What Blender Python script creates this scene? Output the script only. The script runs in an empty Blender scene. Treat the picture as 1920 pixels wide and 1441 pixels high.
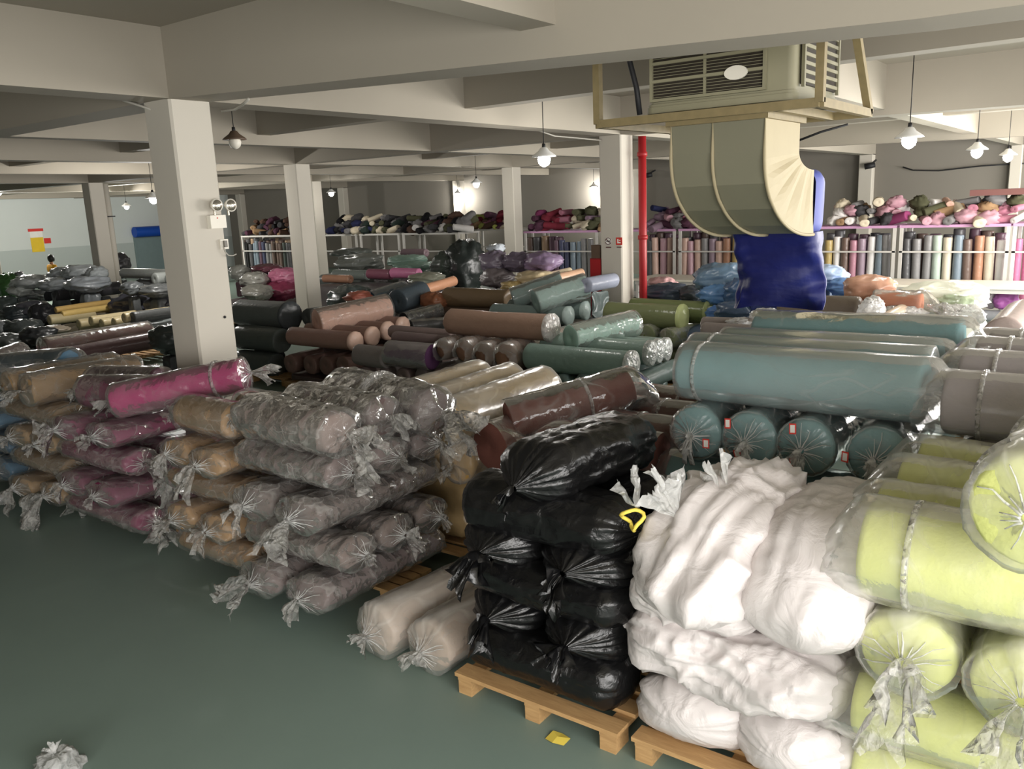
import bpy, math, random
import numpy as np
from math import sin, cos, pi, radians
from mathutils import Matrix, Vector

random.seed(7)
RNG = np.random.default_rng(7)
scene = bpy.context.scene
COL = scene.collection

# ------------------------------------------------------------------ camera frame
H = 2.85                                   # eye height above the floor
F_PX = 1573.12
RIGHT = np.array([0.80662, 0.5897, -0.04021])
DOWN = np.array([0.09353, -0.19452, -0.97643])
FWD = np.array([-0.58362, 0.78385, -0.21206])


def ray(x, y):
    return (x - 960) * RIGHT + (y - 720.5) * DOWN + F_PX * FWD


def P(x, y, Y):
    """the point in the depth plane Y that is seen at photograph position (x, y)"""
    v = ray(x, y)
    p = v * (Y / v[1])
    return np.array([p[0], p[1], p[2] + H])


def PX(x, y, X):
    v = ray(x, y)
    p = v * (X / v[0])
    return np.array([p[0], p[1], p[2] + H])


def PZ(x, y, z):
    v = ray(x, y)
    p = v * ((z - H) / v[2])
    return np.array([p[0], p[1], p[2] + H])


def px_r(rpx, p):
    """radius in metres of something rpx pixels wide (half width) at point p"""
    d = (np.array(p) - np.array([0, 0, H])) @ FWD
    return rpx * d / F_PX


# ------------------------------------------------------------------ tagging
def tag(o, label=None, cat=None, group=None, kind=None):
    if label: o['label'] = label
    if cat: o['category'] = cat
    if group: o['group'] = group
    if kind: o['kind'] = kind
    return o


def empty(name, loc, label=None, cat=None, group=None, rz=0.0):
    o = bpy.data.objects.new(name, None)
    o.location = loc
    o.rotation_euler = (0, 0, rz)
    o.empty_display_size = 0.1
    COL.objects.link(o)
    return tag(o, label, cat, group)


# ------------------------------------------------------------------ noise
def _h(i, j, k, s):
    n = (i * 374761393 + j * 668265263 + k * 2147483647 + s * 974634777) & 0x7fffffff
    n = ((n ^ (n >> 13)) * 1274126177) & 0x7fffffff
    n = (n ^ (n >> 16)) & 0x7fffffff
    return (n % 100003) / 100003.0


def vn(p, scale, seed=0):
    q = np.asarray(p, float) * scale
    i = np.floor(q).astype(np.int64)
    f = q - i
    u = f * f * (3 - 2 * f)
    r = 0
    for a in (0, 1):
        for b in (0, 1):
            for c in (0, 1):
                w = (u[..., 0] if a else 1 - u[..., 0]) * (u[..., 1] if b else 1 - u[..., 1]) * (u[..., 2] if c else 1 - u[..., 2])
                r = r + w * _h(i[..., 0] + a, i[..., 1] + b, i[..., 2] + c, seed)
    return r


def ridge(p, scale, seed=0):
    return 1 - np.abs(2 * vn(p, scale, seed) - 1)


# ------------------------------------------------------------------ mesh builder
class MB:
    def __init__(self):
        self.v = []; self.f = []; self.m = []; self.n = 0; self.fm = 0

    def add(self, verts, faces, mi=0):
        verts = np.asarray(verts, float).reshape(-1, 3)
        self.v.append(verts)
        b = self.n
        self.f.extend([tuple(b + int(i) for i in f) for f in faces])
        self.m.extend([mi] * len(faces))
        self.n += len(verts)
        return self

    def box(self, lo, hi, mi=0, rot=None, c=None):
        x0, y0, z0 = lo; x1, y1, z1 = hi
        v = np.array([(x0, y0, z0), (x1, y0, z0), (x1, y1, z0), (x0, y1, z0), (x0, y0, z1), (x1, y0, z1), (x1, y1, z1), (x0, y1, z1)], float)
        if rot is not None:
            cc = np.array(c if c is not None else v.mean(0))
            v = (v - cc) @ np.array(rot).T + cc
        return self.add(v, [(0, 3, 2, 1), (4, 5, 6, 7), (0, 1, 5, 4), (1, 2, 6, 5), (2, 3, 7, 6), (3, 0, 4, 7)], mi)

    def bar(self, a, b, w, h=None, mi=0):
        """rectangular bar from a to b"""
        a = np.array(a, float); b = np.array(b, float); h = h or w
        t = b - a; t /= np.linalg.norm(t)
        up = np.array([0, 0, 1.]) if abs(t[2]) < .95 else np.array([0, 1., 0])
        s = np.cross(t, up); s /= np.linalg.norm(s); u = np.cross(s, t)
        v = []
        for p in (a, b):
            for (i, j) in ((-1, -1), (1, -1), (1, 1), (-1, 1)):
                v.append(p + s * i * w / 2 + u * j * h / 2)
        return self.add(v, [(0, 1, 2, 3), (7, 6, 5, 4), (0, 4, 5, 1), (1, 5, 6, 2), (2, 6, 7, 3), (3, 7, 4, 0)], mi)

    def tube(self, C, R, M=16, sq=1.0, cap=(True, True), mi=0, phase=0.0):
        C = np.asarray(C, float); N = len(C)
        R = np.asarray(R, float)
        if R.ndim == 1: R = np.repeat(R[:, None], M, 1)
        T = np.gradient(C, axis=0)
        T /= np.linalg.norm(T, axis=1)[:, None] + 1e-12
        ref = np.array([0, 0, 1.]) if np.abs(T[:, 2]).mean() < .8 else np.array([1., 0, 0])
        S = np.cross(T, ref); S /= np.linalg.norm(S, axis=1)[:, None] + 1e-12
        U = np.cross(S, T)
        th = np.arange(M) * 2 * pi / M + phase
        V = C[:, None, :] + R[:, :, None] * (np.cos(th)[None, :, None] * S[:, None, :] + sq * np.sin(th)[None, :, None] * U[:, None, :])
        faces = [(i * M + j, i * M + (j + 1) % M, (i + 1) * M + (j + 1) % M, (i + 1) * M + j) for i in range(N - 1) for j in range(M)]
        V = V.reshape(-1, 3)
        if cap[0]:
            V = np.vstack([V, C[0]]); k = len(V) - 1
            faces += [(k, (j + 1) % M, j) for j in range(M)]
        if cap[1]:
            V = np.vstack([V, C[-1]]); k = len(V) - 1
            o = (N - 1) * M
            faces += [(k, o + j, o + (j + 1) % M) for j in range(M)]
        return self.add(V, faces, mi)

    def wire(self, pts, r, M=8, mi=0):
        return self.tube(np.array(pts, float), np.full(len(pts), r), M, mi=mi)

    def disc(self, c, n, r, th=0.004, M=20, mi=0):
        c = np.array(c, float); n = np.array(n, float); n /= np.linalg.norm(n)
        return self.tube([c - n * th / 2, c + n * th / 2], [r, r], M, mi=mi)

    def build(self, name, mats, parent=None, smooth=True, loc=None):
        V = np.vstack(self.v)
        if parent is not None:
            off = np.array(parent.matrix_basis.translation if parent.parent is None else world_loc(parent))
            V = V - off
        elif loc is not None:
            V = V - np.array(loc)
        me = bpy.data.meshes.new(name)
        me.from_pydata(V.tolist(), [], self.f)
        if not isinstance(mats, (list, tuple)): mats = [mats]
        for m in mats: me.materials.append(m)
        if len(mats) > 1: me.polygons.foreach_set('material_index', self.m)
        if smooth: me.polygons.foreach_set('use_smooth', [True] * len(self.f))
        me.update()
        o = bpy.data.objects.new(name, me)
        COL.objects.link(o)
        if parent is not None: o.parent = parent
        elif loc is not None: o.location = loc
        return o


def world_loc(o):
    p = np.zeros(3)
    while o is not None:
        p = p + np.array(o.matrix_basis.translation)
        o = o.parent
    return p


def sharp(o, ang=35):
    me = o.data
    try: me.set_sharp_from_angle(angle=radians(ang))
    except Exception: pass
    return o


# ------------------------------------------------------------------ materials
def srgb(c):
    return tuple(((x / 255) / 12.92 if x / 255 <= .04045 else ((x / 255 + .055) / 1.055) ** 2.4) for x in c) + (1.0,)


def newmat(name):
    m = bpy.data.materials.new(name); m.use_nodes = True
    nt = m.node_tree; nt.nodes.clear()
    return m, nt.nodes, nt.links


def coords(N, L, scale=(1, 1, 1), kind='Object'):
    tc = N.new('ShaderNodeTexCoord'); mp = N.new('ShaderNodeMapping')
    mp.inputs['Scale'].default_value = scale
    L.new(tc.outputs[kind], mp.inputs['Vector'])
    return mp.outputs['Vector']


def plain(name, col, rough=.6, metal=0.0, spec=.4, noise=.08, nscale=6, bump=0.0, bscale=30, coat=0.0, coatr=.2, emit=None, estr=0, kind='Object'):
    m, N, L = newmat(name)
    b = N.new('ShaderNodeBsdfPrincipled'); o = N.new('ShaderNodeOutputMaterial')
    L.new(b.outputs[0], o.inputs[0])
    c = srgb(col) if max(col) > 1.001 else tuple(col) + (1.0,)
    b.inputs['Roughness'].default_value = rough
    b.inputs['Metallic'].default_value = metal
    b.inputs['Specular IOR Level'].default_value = spec
    b.inputs['Coat Weight'].default_value = coat
    b.inputs['Coat Roughness'].default_value = coatr
    v = coords(N, L, kind=kind)
    nz = N.new('ShaderNodeTexNoise'); nz.inputs['Scale'].default_value = nscale; nz.inputs['Detail'].default_value = 4
    L.new(v, nz.inputs['Vector'])
    mx = N.new('ShaderNodeMix'); mx.data_type = 'RGBA'
    mx.inputs['A'].default_value = tuple(x * (1 - noise) for x in c[:3]) + (1,)
    mx.inputs['B'].default_value = tuple(min(1, x * (1 + noise)) for x in c[:3]) + (1,)
    L.new(nz.outputs['Fac'], mx.inputs['Factor'])
    L.new(mx.outputs['Result'], b.inputs['Base Color'])
    if bump:
        n2 = N.new('ShaderNodeTexNoise'); n2.inputs['Scale'].default_value = bscale; n2.inputs['Detail'].default_value = 3
        L.new(v, n2.inputs['Vector'])
        bp = N.new('ShaderNodeBump'); bp.inputs['Strength'].default_value = bump; bp.inputs['Distance'].default_value = .02
        L.new(n2.outputs['Fac'], bp.inputs['Height']); L.new(bp.outputs[0], b.inputs['Normal'])
        if coat: L.new(bp.outputs[0], b.inputs['Coat Normal'])
    if emit:
        b.inputs['Emission Color'].default_value = srgb(emit); b.inputs['Emission Strength'].default_value = estr
    return m


_fab = {}


def fabric(col, wrapped=False):
    """velvety cloth; wrapped=True is cloth under tight clear film (for rolls too far off to show the film apart)"""
    k = (tuple(col), wrapped)
    if k not in _fab:
        nm = 'cloth_%02x%02x%02x' % tuple(int(x) for x in col)
        if wrapped:
            m = plain(nm + '_filmed', tuple(min(255, x * .90 + 24) for x in col), .75,   # even lift of the cloth colour, strongest in dark tones
                       noise=.12, nscale=5, bump=.35, bscale=14, coat=.45, coatr=.22)
        else:
            m = plain(nm, col, .9, spec=.15, noise=.10, nscale=9, bump=.15, bscale=60)
        _fab[k] = m
    return _fab[k]


def film_mat(name, haze=.12, crease=.4, tint=(225, 223, 218), scale=6, rough=.14, shine=1.0, stretch=(1, 1, 1), rot=(0, 0, 0), milk=.15, line=.035, bump=.5):
    """clear packing film: see-through, with thin bright fold lines, milky slack areas and faceted glints"""
    m, N, L = newmat(name)
    out = N.new('ShaderNodeOutputMaterial')
    tc = N.new('ShaderNodeTexCoord'); mp = N.new('ShaderNodeMapping')
    mp.inputs['Scale'].default_value = stretch; mp.inputs['Rotation'].default_value = rot
    L.new(tc.outputs['Object'], mp.inputs['Vector'])
    def math_(op, a, b_=None, c=None, clamp=False):
        n = N.new('ShaderNodeMath'); n.operation = op; n.use_clamp = clamp
        for k, x in enumerate((a, b_, c)):
            if x is None: continue
            if isinstance(x, (int, float)): n.inputs[k].default_value = x
            else: L.new(x, n.inputs[k])
        return n.outputs[0]
    wn = N.new('ShaderNodeTexNoise'); wn.inputs['Scale'].default_value = scale * .6; wn.inputs['Detail'].default_value = 2
    L.new(mp.outputs[0], wn.inputs['Vector'])
    ad = N.new('ShaderNodeMix'); ad.data_type = 'VECTOR'; ad.inputs['Factor'].default_value = .13
    L.new(mp.outputs[0], ad.inputs['A']); L.new(wn.outputs['Color'], ad.inputs['B'])
    vec = ad.outputs['Result']
    v1 = N.new('ShaderNodeTexVoronoi'); v1.feature = 'F1'; v1.inputs['Scale'].default_value = scale * 1.3
    L.new(vec, v1.inputs['Vector'])
    def wrinkle(sc3, rot3, k):
        mq = N.new('ShaderNodeMapping'); mq.inputs['Scale'].default_value = sc3; mq.inputs['Rotation'].default_value = rot3
        L.new(vec, mq.inputs['Vector'])
        nq = N.new('ShaderNodeTexNoise'); nq.inputs['Scale'].default_value = scale * k; nq.inputs['Detail'].default_value = 1.5; nq.inputs['Distortion'].default_value = .25
        L.new(mq.outputs[0], nq.inputs['Vector'])
        d_ = math_('ABSOLUTE', math_('SUBTRACT', nq.outputs['Fac'], .5))
        rq = N.new('ShaderNodeMapRange'); rq.inputs['From Min'].default_value = 0; rq.inputs['From Max'].default_value = line
        rq.inputs['To Min'].default_value = 1; rq.inputs['To Max'].default_value = 0
        L.new(d_, rq.inputs['Value'])
        return rq.outputs[0]
    wa = wrinkle((.5, 1.6, 1.6), (.3, .5, .6), .55); wb = wrinkle((1.7, .6, 1.2), (.8, .2, -.5), .5)
    n2 = N.new('ShaderNodeTexNoise'); n2.inputs['Scale'].default_value = scale * .5; n2.inputs['Detail'].default_value = 3
    L.new(mp.outputs[0], n2.inputs['Vector'])
    r2 = N.new('ShaderNodeMapRange'); r2.inputs['From Min'].default_value = .40; r2.inputs['From Max'].default_value = .72
    L.new(n2.outputs['Fac'], r2.inputs['Value'])
    cm = math_('MULTIPLY', math_('MAXIMUM', wa, wb), math_('MULTIPLY_ADD', r2.outputs[0], .8, .2))
    fac = math_('MULTIPLY_ADD', cm, crease, haze)
    fac = math_('MULTIPLY_ADD', r2.outputs[0], milk, fac, True)
    n3 = N.new('ShaderNodeTexNoise'); n3.inputs['Scale'].default_value = scale * 2.2; n3.inputs['Detail'].default_value = 4
    L.new(vec, n3.inputs['Vector'])
    hgt = math_('MULTIPLY_ADD', n3.outputs['Fac'], .6, v1.outputs['Distance'])
    bp = N.new('ShaderNodeBump'); bp.inputs['Strength'].default_value = bump; bp.inputs['Distance'].default_value = .03
    L.new(hgt, bp.inputs['Height'])
    tr = N.new('ShaderNodeBsdfTransparent')
    gl = N.new('ShaderNodeBsdfGlossy'); gl.inputs['Roughness'].default_value = rough
    L.new(bp.outputs[0], gl.inputs['Normal'])
    fr = N.new('ShaderNodeFresnel'); fr.inputs['IOR'].default_value = 1.38
    L.new(bp.outputs[0], fr.inputs['Normal'])
    fs = math_('MULTIPLY', fr.outputs[0], shine, None, True)
    m1 = N.new('ShaderNodeMixShader')
    L.new(fs, m1.inputs[0]); L.new(tr.outputs[0], m1.inputs[1]); L.new(gl.outputs[0], m1.inputs[2])
    df = N.new('ShaderNodeBsdfDiffuse'); df.inputs['Color'].default_value = srgb(tint)
    tl = N.new('ShaderNodeBsdfTranslucent'); tl.inputs['Color'].default_value = srgb(tint)
    L.new(bp.outputs[0], df.inputs['Normal'])
    ms = N.new('ShaderNodeMixShader'); ms.inputs[0].default_value = .4
    L.new(df.outputs[0], ms.inputs[1]); L.new(tl.outputs[0], ms.inputs[2])
    m2 = N.new('ShaderNodeMixShader')
    L.new(fac, m2.inputs[0]); L.new(m1.outputs[0], m2.inputs[1]); L.new(ms.outputs[0], m2.inputs[2])
    L.new(m2.outputs[0], out.inputs[0])
    return m


def plastic_bag(name, col, rough=.28, transl=.0, bscale=8, bstr=.5):
    m, N, L = newmat(name)
    out = N.new('ShaderNodeOutputMaterial')
    b = N.new('ShaderNodeBsdfPrincipled')
    b.inputs['Base Color'].default_value = srgb(col); b.inputs['Roughness'].default_value = rough
    b.inputs['Specular IOR Level'].default_value = .55
    v = coords(N, L)
    n1 = N.new('ShaderNodeTexNoise'); n1.inputs['Scale'].default_value = bscale; n1.inputs['Detail'].default_value = 5; n1.inputs['Distortion'].default_value = .8
    L.new(v, n1.inputs['Vector'])
    bp = N.new('ShaderNodeBump'); bp.inputs['Strength'].default_value = bstr; bp.inputs['Distance'].default_value = .03
    L.new(n1.outputs['Fac'], bp.inputs['Height']); L.new(bp.outputs[0], b.inputs['Normal'])
    if transl:
        t = N.new('ShaderNodeBsdfTranslucent'); t.inputs['Color'].default_value = srgb(col)
        mx = N.new('ShaderNodeMixShader'); mx.inputs[0].default_value = transl
        L.new(b.outputs[0], mx.inputs[1]); L.new(t.outputs[0], mx.inputs[2]); L.new(mx.outputs[0], out.inputs[0])
    else:
        L.new(b.outputs[0], out.inputs[0])
    return m


FILM = film_mat('clear_film', .10, .22, scale=4, stretch=(1, 1.6, 1.6), milk=.08, bump=.3, line=.02, shine=.8)
FILM_HAZY = film_mat('hazy_film', .19, .12, scale=3.2, stretch=(.7, 1.8, 1.8), rot=(0, .5, .3), milk=.16, line=.02, bump=.3, rough=.26, shine=.6)
FILM_MILKY = film_mat('milky_film', .20, .28, scale=3.6, stretch=(1.6, .8, 1.2), rot=(.3, .6, .2), milk=.30, line=.03, bump=.45, rough=.25, shine=.55)
FILM_CRUMPLED = film_mat('crumpled_film', .08, .30, scale=8, rough=.13, shine=.8, milk=.15, line=.022, bump=.8)
FILM_SLACK = film_mat('slack_film', .06, .22, scale=6, rough=.16, shine=.6, milk=.16, line=.02, bump=.65)
FILM_DENSE = film_mat('gathered_film', .22, .45, scale=16, milk=.18, line=.06, bump=.8, rough=.14)
FILM_WHITE = film_mat('bunched_film', .58, .3, scale=14, tint=(238, 238, 236), milk=.15, bump=.8)
BLACK_BAG = plastic_bag('black_plastic', (17, 17, 18), .27)
WHITE_BAG = plastic_bag('white_plastic', (226, 219, 217), .36, .14, bscale=6, bstr=.7)
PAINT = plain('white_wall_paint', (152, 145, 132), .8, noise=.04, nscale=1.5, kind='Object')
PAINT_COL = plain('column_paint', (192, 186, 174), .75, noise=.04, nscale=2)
WALL_GREY = plain('grey_back_wall_paint', (124, 119, 110), .85, noise=.05, nscale=.6)
WALL_LEFT = plain('pale_wall_paint', (205, 210, 206), .8, noise=.03, nscale=.6)
WALL_DADO = plain('dado_paint', (178, 186, 182), .8, noise=.03, nscale=.6)
FLOOR = plain('green_floor_paint', (122, 140, 131), .42, spec=.45, noise=.10, nscale=1.2, bump=.03, bscale=6)
WOOD = None


def wood(name, c1, c2):
    m, N, L = newmat(name)
    b = N.new('ShaderNodeBsdfPrincipled'); o = N.new('ShaderNodeOutputMaterial'); L.new(b.outputs[0], o.inputs[0])
    v = coords(N, L, (2, 14, 14))
    n = N.new('ShaderNodeTexNoise'); n.inputs['Scale'].default_value = 3; n.inputs['Detail'].default_value = 6; n.inputs['Distortion'].default_value = 1.2
    L.new(v, n.inputs['Vector'])
    r = N.new('ShaderNodeMix'); r.data_type = 'RGBA'; r.inputs['A'].default_value = srgb(c1); r.inputs['B'].default_value = srgb(c2)
    L.new(n.outputs['Fac'], r.inputs['Factor']); L.new(r.outputs['Result'], b.inputs['Base Color'])
    b.inputs['Roughness'].default_value = .7
    return m


WOOD = wood('pallet_pine', (150, 112, 70), (206, 168, 116))
STEEL_RACK = plain('painted_rack_steel', (196, 192, 186), .5)
TABLE_TOP = plain('table_laminate', (224, 216, 200), .45)
AC_BODY = plain('cooler_plastic', (138, 134, 110), .55)
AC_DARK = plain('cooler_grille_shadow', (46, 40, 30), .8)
AC_FRAME = plain('cream_angle_iron', (132, 118, 84), .6, noise=.25, nscale=14)
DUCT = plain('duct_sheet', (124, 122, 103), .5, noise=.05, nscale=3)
DUCT_LIT = plain('duct_sheet_lit', (166, 154, 124), .7, noise=.06, nscale=6)  # duct sheet in its lit tone: the side light is put into the colour
BLUE = plain('blue_sleeve_cloth', (27, 34, 100), .5, noise=.2, nscale=5, bump=.5, bscale=7)
BLUE_DOOR = plain('blue_shutter_box', (24, 74, 168), .5)
SHUTTER = plain('shutter_slats', (120, 138, 138), .55)
RED_PIPE = plain('red_pipe_paint', (158, 34, 38), .45)
RED_DARK = plain('red_cabinet_paint', (120, 26, 28), .5)
CHROME = plain('lamp_reflector', (205, 200, 185), .22, metal=.9)
WHITE_PL = plain('white_abs', (226, 221, 208), .45)
DARK = plain('dark_rubber', (28, 28, 30), .6)
WIRE = plain('cable_sheath', (168, 164, 154), .6)
PAPER_W = plain('paper_white', (235, 232, 226), .7)
TAG_RED = plain('tag_red_print', (206, 62, 52), .6)
YELLOW = plain('yellow_paper', (228, 205, 88), .7)
POSTER_Y = plain('poster_yellow', (226, 190, 46), .6)
POSTER_R = plain('poster_red', (206, 52, 44), .6)
SHELF_PINK = plain('mauve_shelf_cover', (196, 150, 186), .7)
BULB = plain('bulb_glow', (255, 255, 250), .4, emit=(255, 250, 240), estr=60)
SHADE = plain('lamp_enamel', (225, 225, 222), .4)

# ------------------------------------------------------------------ setting
def struct(o):
    o['kind'] = 'structure'
    return o


G = 8.03
CX = [-7.09 - G * k for k in range(0, 5)]       # column rows (towards the left wall)
CX[2] = -23.9
CY = [4.64, 12.67, 20.70]
CS = 0.414
ZB, ZS, ZC = H + 1.0, H + 1.16, H + 1.58       # undersides of main and secondary beams, ceiling
XR, XL, YB, YF = 2.5, -40.5, 28.95, -6.0

b = MB().box((XL - .2, YF - .2, -.2), (XR + .2, YB + .2, 0)); struct(b.build('floor', FLOOR, smooth=False))
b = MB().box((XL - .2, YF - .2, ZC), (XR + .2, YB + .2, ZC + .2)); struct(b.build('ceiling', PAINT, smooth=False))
b = MB().box((XL - .2, YB, 0), (XR + .2, YB + .2, ZC)); struct(b.build('wall_back', WALL_GREY, smooth=False))
b = MB().box((XL - .2, YF, 0), (XL, YB, 1.64), mi=1).box((XL - .2, YF, 1.64), (XL, YB, ZC)); struct(b.build('wall_left', [WALL_LEFT, WALL_DADO], smooth=False))
FW = (-1.4, 2.1)
b = MB().box((XL, YF - .2, 0), (FW[0], YF, ZC)).box((FW[1], YF - .2, 0), (XR, YF, ZC)).box((FW[0], YF - .2, 0), (FW[1], YF, .9)).box((FW[0], YF - .2, 3.3), (FW[1], YF, ZC)); struct(b.build('wall_front', PAINT, smooth=False))
b = MB()
for x in np.linspace(FW[0], FW[1], 4): b.box((x - .025, YF - .12, .9), (x + .025, YF - .06, 3.3))
for z in (.92, 2.5, 3.28): b.box((FW[0], YF - .12, z - .025), (FW[1], YF - .06, z + .025))
struct(b.build('window_5', WHITE_PL, smooth=False))
# right wall with its row of windows (daylight comes in here)
WINS = [(-4.6, 3.2), (5.6, 11.6), (13.6, 19.6), (21.6, 27.6)]
WZ0, WZ1 = .9, 3.5
b = MB(); y0 = YF
for a, c in WINS:
    b.box((XR, y0, 0), (XR + .2, a, ZC)); b.box((XR, a, 0), (XR + .2, c, WZ0)); b.box((XR, a, WZ1), (XR + .2, c, ZC)); y0 = c
b.box((XR, y0, 0), (XR + .2, YB, ZC)); struct(b.build('wall_right', PAINT, smooth=False))
for i, (a, c) in enumerate(WINS):
    b = MB()
    for y in np.linspace(a, c, 5): b.box((XR + .06, y - .025, WZ0), (XR + .12, y + .025, WZ1))
    for z in (WZ0 + .02, 2.6, WZ1 - .02): b.box((XR + .06, a, z - .025), (XR + .12, c, z + .025))
    struct(b.build('window_%d' % (i + 1), WHITE_PL, smooth=False))

# beams: along Y over the column rows, along X over the column bays, and half-bay secondary ribs
b = MB()
BW = .30
def slopedbeam(b, y0, y1, pts, ztop):
    """beam along X with underside heights pts [(x, z)...]"""
    for (xa, za), (xb, zb) in zip(pts[:-1], pts[1:]):
        v = [(xa, y0, za), (xb, y0, zb), (xb, y1, zb), (xa, y1, za), (xa, y0, ztop), (xb, y0, ztop), (xb, y1, ztop), (xa, y1, ztop)]
        b.add(v, [(0, 3, 2, 1), (4, 5, 6, 7), (0, 1, 5, 4), (1, 2, 6, 5), (2, 3, 7, 6), (3, 0, 4, 7)])


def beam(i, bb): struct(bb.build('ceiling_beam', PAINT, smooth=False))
for x in CX:
    beam(0, MB().box((x - BW / 2, YF, ZB), (x + CS / 2, YB, ZC + .02)))
bb = MB(); slopedbeam(bb, CY[0] - CS / 2, CY[0] + CS / 2, [(XL, ZB), (CX[0] + .1, ZB - .0), (-.9, H + .745), (XR, H + .70)], ZC + .02); beam(0, bb)
bb = MB(); slopedbeam(bb, CY[1] - CS / 2, CY[1] + BW / 2, [(XL, ZB), (CX[0] + .1, ZB), (XR, H + .86)], ZC + .02); beam(0, bb)
bb = MB(); slopedbeam(bb, CY[2] - CS / 2, CY[2] + BW / 2, [(XL, ZB), (CX[0] + .1, ZB), (XR, H + .80)], ZC + .02); beam(0, bb)
for y in (.6, 8.62, 16.7, 24.7):
    beam(0, MB().box((XL, y - .125, ZS), (XR, y + .125, ZC + .02)))
for x in (-3.0, -11.1, -19.4, -31.5):
    for ya, yb in (((YF, 4.6), (8.6, YB)) if x > -4 else ((YF, YB),)):
        beam(0, MB().box((x - .125, ya, ZS - .15), (x + .125, yb, ZC + .02)))

# columns
def column(x, y, s=CS, bev=.02):
    bb = MB()
    h = s / 2
    pts = [(-h + bev, -h), (h - bev, -h), (h, -h + bev), (h, h - bev), (h - bev, h), (-h + bev, h), (-h, h - bev), (-h, -h + bev)]
    v = [(x + a, y + c, 0) for a, c in pts] + [(x + a, y + c, ZB + .02) for a, c in pts]
    f = [(i, (i + 1) % 8, 8 + (i + 1) % 8, 8 + i) for i in range(8)] + [tuple(range(8, 16))]
    bb.add(v, f)
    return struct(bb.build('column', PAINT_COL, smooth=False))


for x in CX[:4]:
    for y in CY:
        if (x, y) in ((CX[1], CY[0]),): continue
        column(x, y)
for x in CX[:5]: column(x, YB - .1)
for x in (-3.0,): column(x, YB - .05, .3)

# left wall: roller shutter door, poster
d0 = PX(245, 427, XL + .02); d1 = PX(325, 422, XL + .02)
dz = d0[2]
door = struct(empty('door_1', (XL, d0[1], 0)))
MB().box((XL + .01, d0[1] + .15, 0), (XL + .06, d0[1] + 3.0, dz - .3)).build('shutter', SHUTTER, door, False)
bb = MB().tube([(XL + .3, d0[1], dz - .22), (XL + .3, d0[1] + 3.1, dz - .22)], [.26, .26], 16); sharp(bb.build('shutter_box', BLUE_DOOR, door))
bb = MB()
for y in (d0[1] + .1, d0[1] + 3.0): bb.box((XL + .01, y - .04, 0), (XL + .1, y + .04, dz - .2))
bb.build('guide_rail', SHUTTER, door, False)
a = PX(54, 429, XL + .01); c = PX(86, 471, XL + .01)
po = empty('wall_poster', (XL + .02, a[1], c[2]), 'yellow notice poster with red heading on the pale far left wall', 'poster')
zt, zb_ = a[2], c[2]; ya, yb_ = a[1], a[1] + (c[1] - a[1]) * .95
MB().box((XL + .005, ya, zb_), (XL + .02, yb_, zb_ + (zt - zb_) * .62)).build('lower_panel', POSTER_Y, po, False)
MB().box((XL + .005, ya, zb_ + (zt - zb_) * .62), (XL + .02, yb_, zb_ + (zt - zb_) * .88)).build('middle_panel', PAPER_W, po, False)
MB().box((XL + .005, ya - .05, zb_ + (zt - zb_) * .88), (XL + .03, yb_ + .05, zt)).build('heading_band', POSTER_R, po, False)
a = PX(89, 451, XL + .01)
tag(MB().box((XL + .005, a[1] - .15, a[2] - .12), (XL + .02, a[1] + .15, a[2] + .12)).build('wall_notice', POSTER_R, loc=(XL + .01, a[1], a[2]), smooth=False), 'tiny red notice beside the yellow poster on the left wall', 'sign')

# ------------------------------------------------------------------ rolls, bags and their parts
def lerp(a, b, t): return a + (b - a) * t


def axis_path(A, B, n):
    t = np.linspace(0, 1, n)[:, None]
    return np.array(A)[None] * (1 - t) + np.array(B)[None] * t


def mesh_cloth(A, B, r, M=24, n=12, lump=.03, sq=1.0, seed=0, sag=0.0):
    """a rolled bolt: body with slightly rounded rims, flat ends with a shallow core"""
    A = np.array(A, float); B = np.array(B, float); L = np.linalg.norm(B - A); d = (B - A) / L
    ts = np.concatenate([[0.006 / L, 0, 0.0, .012 / L, .03 / L], np.linspace(.08, .92, n), [1 - .03 / L, 1 - .012 / L, 1, 1, 1 - .006 / L]])
    rs = np.concatenate([[.13, .16, .90, .975, 1], np.ones(n), [1, .975, .90, .16, .13]])
    C = A[None] + d[None] * (ts * L)[:, None]
    if sag: C[:, 2] -= sag * np.sin(np.clip(ts, 0, 1) * pi)
    th = np.arange(M) * 2 * pi / M
    q = np.stack([np.repeat((ts * L)[:, None], M, 1) * 1.5, np.cos(th)[None] * np.ones((len(ts), 1)) * 1.2, np.sin(th)[None] * np.ones((len(ts), 1)) * 1.2], -1)
    R = r * rs[:, None] * (1 - lump + 2 * lump * (vn(q, 1.7, seed) - .35))
    # strictly inside its film
    R = np.minimum(R, r)
    # tube() needs distinct centres for tangents
    C2 = C + d[None] * (np.arange(len(ts)) * 1e-6)[:, None]
    T = np.repeat(d[None], len(ts), 0)
    ref = np.array([0, 0, 1.]) if abs(d[2]) < .8 else np.array([1., 0, 0])
    S = np.cross(d, ref); S /= np.linalg.norm(S); U = np.cross(S, d)
    V = C2[:, None] + R[..., None] * (np.cos(th)[None, :, None] * S + sq * np.sin(th)[None, :, None] * U)
    N = len(ts)
    f = [(i * M + j, i * M + (j + 1) % M, (i + 1) * M + (j + 1) % M, (i + 1) * M + j) for i in range(N - 1) for j in range(M)]
    f += [tuple(range(M - 1, -1, -1)), tuple((N - 1) * M + j for j in range(M))]
    return MB().add(V.reshape(-1, 3), f)


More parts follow.
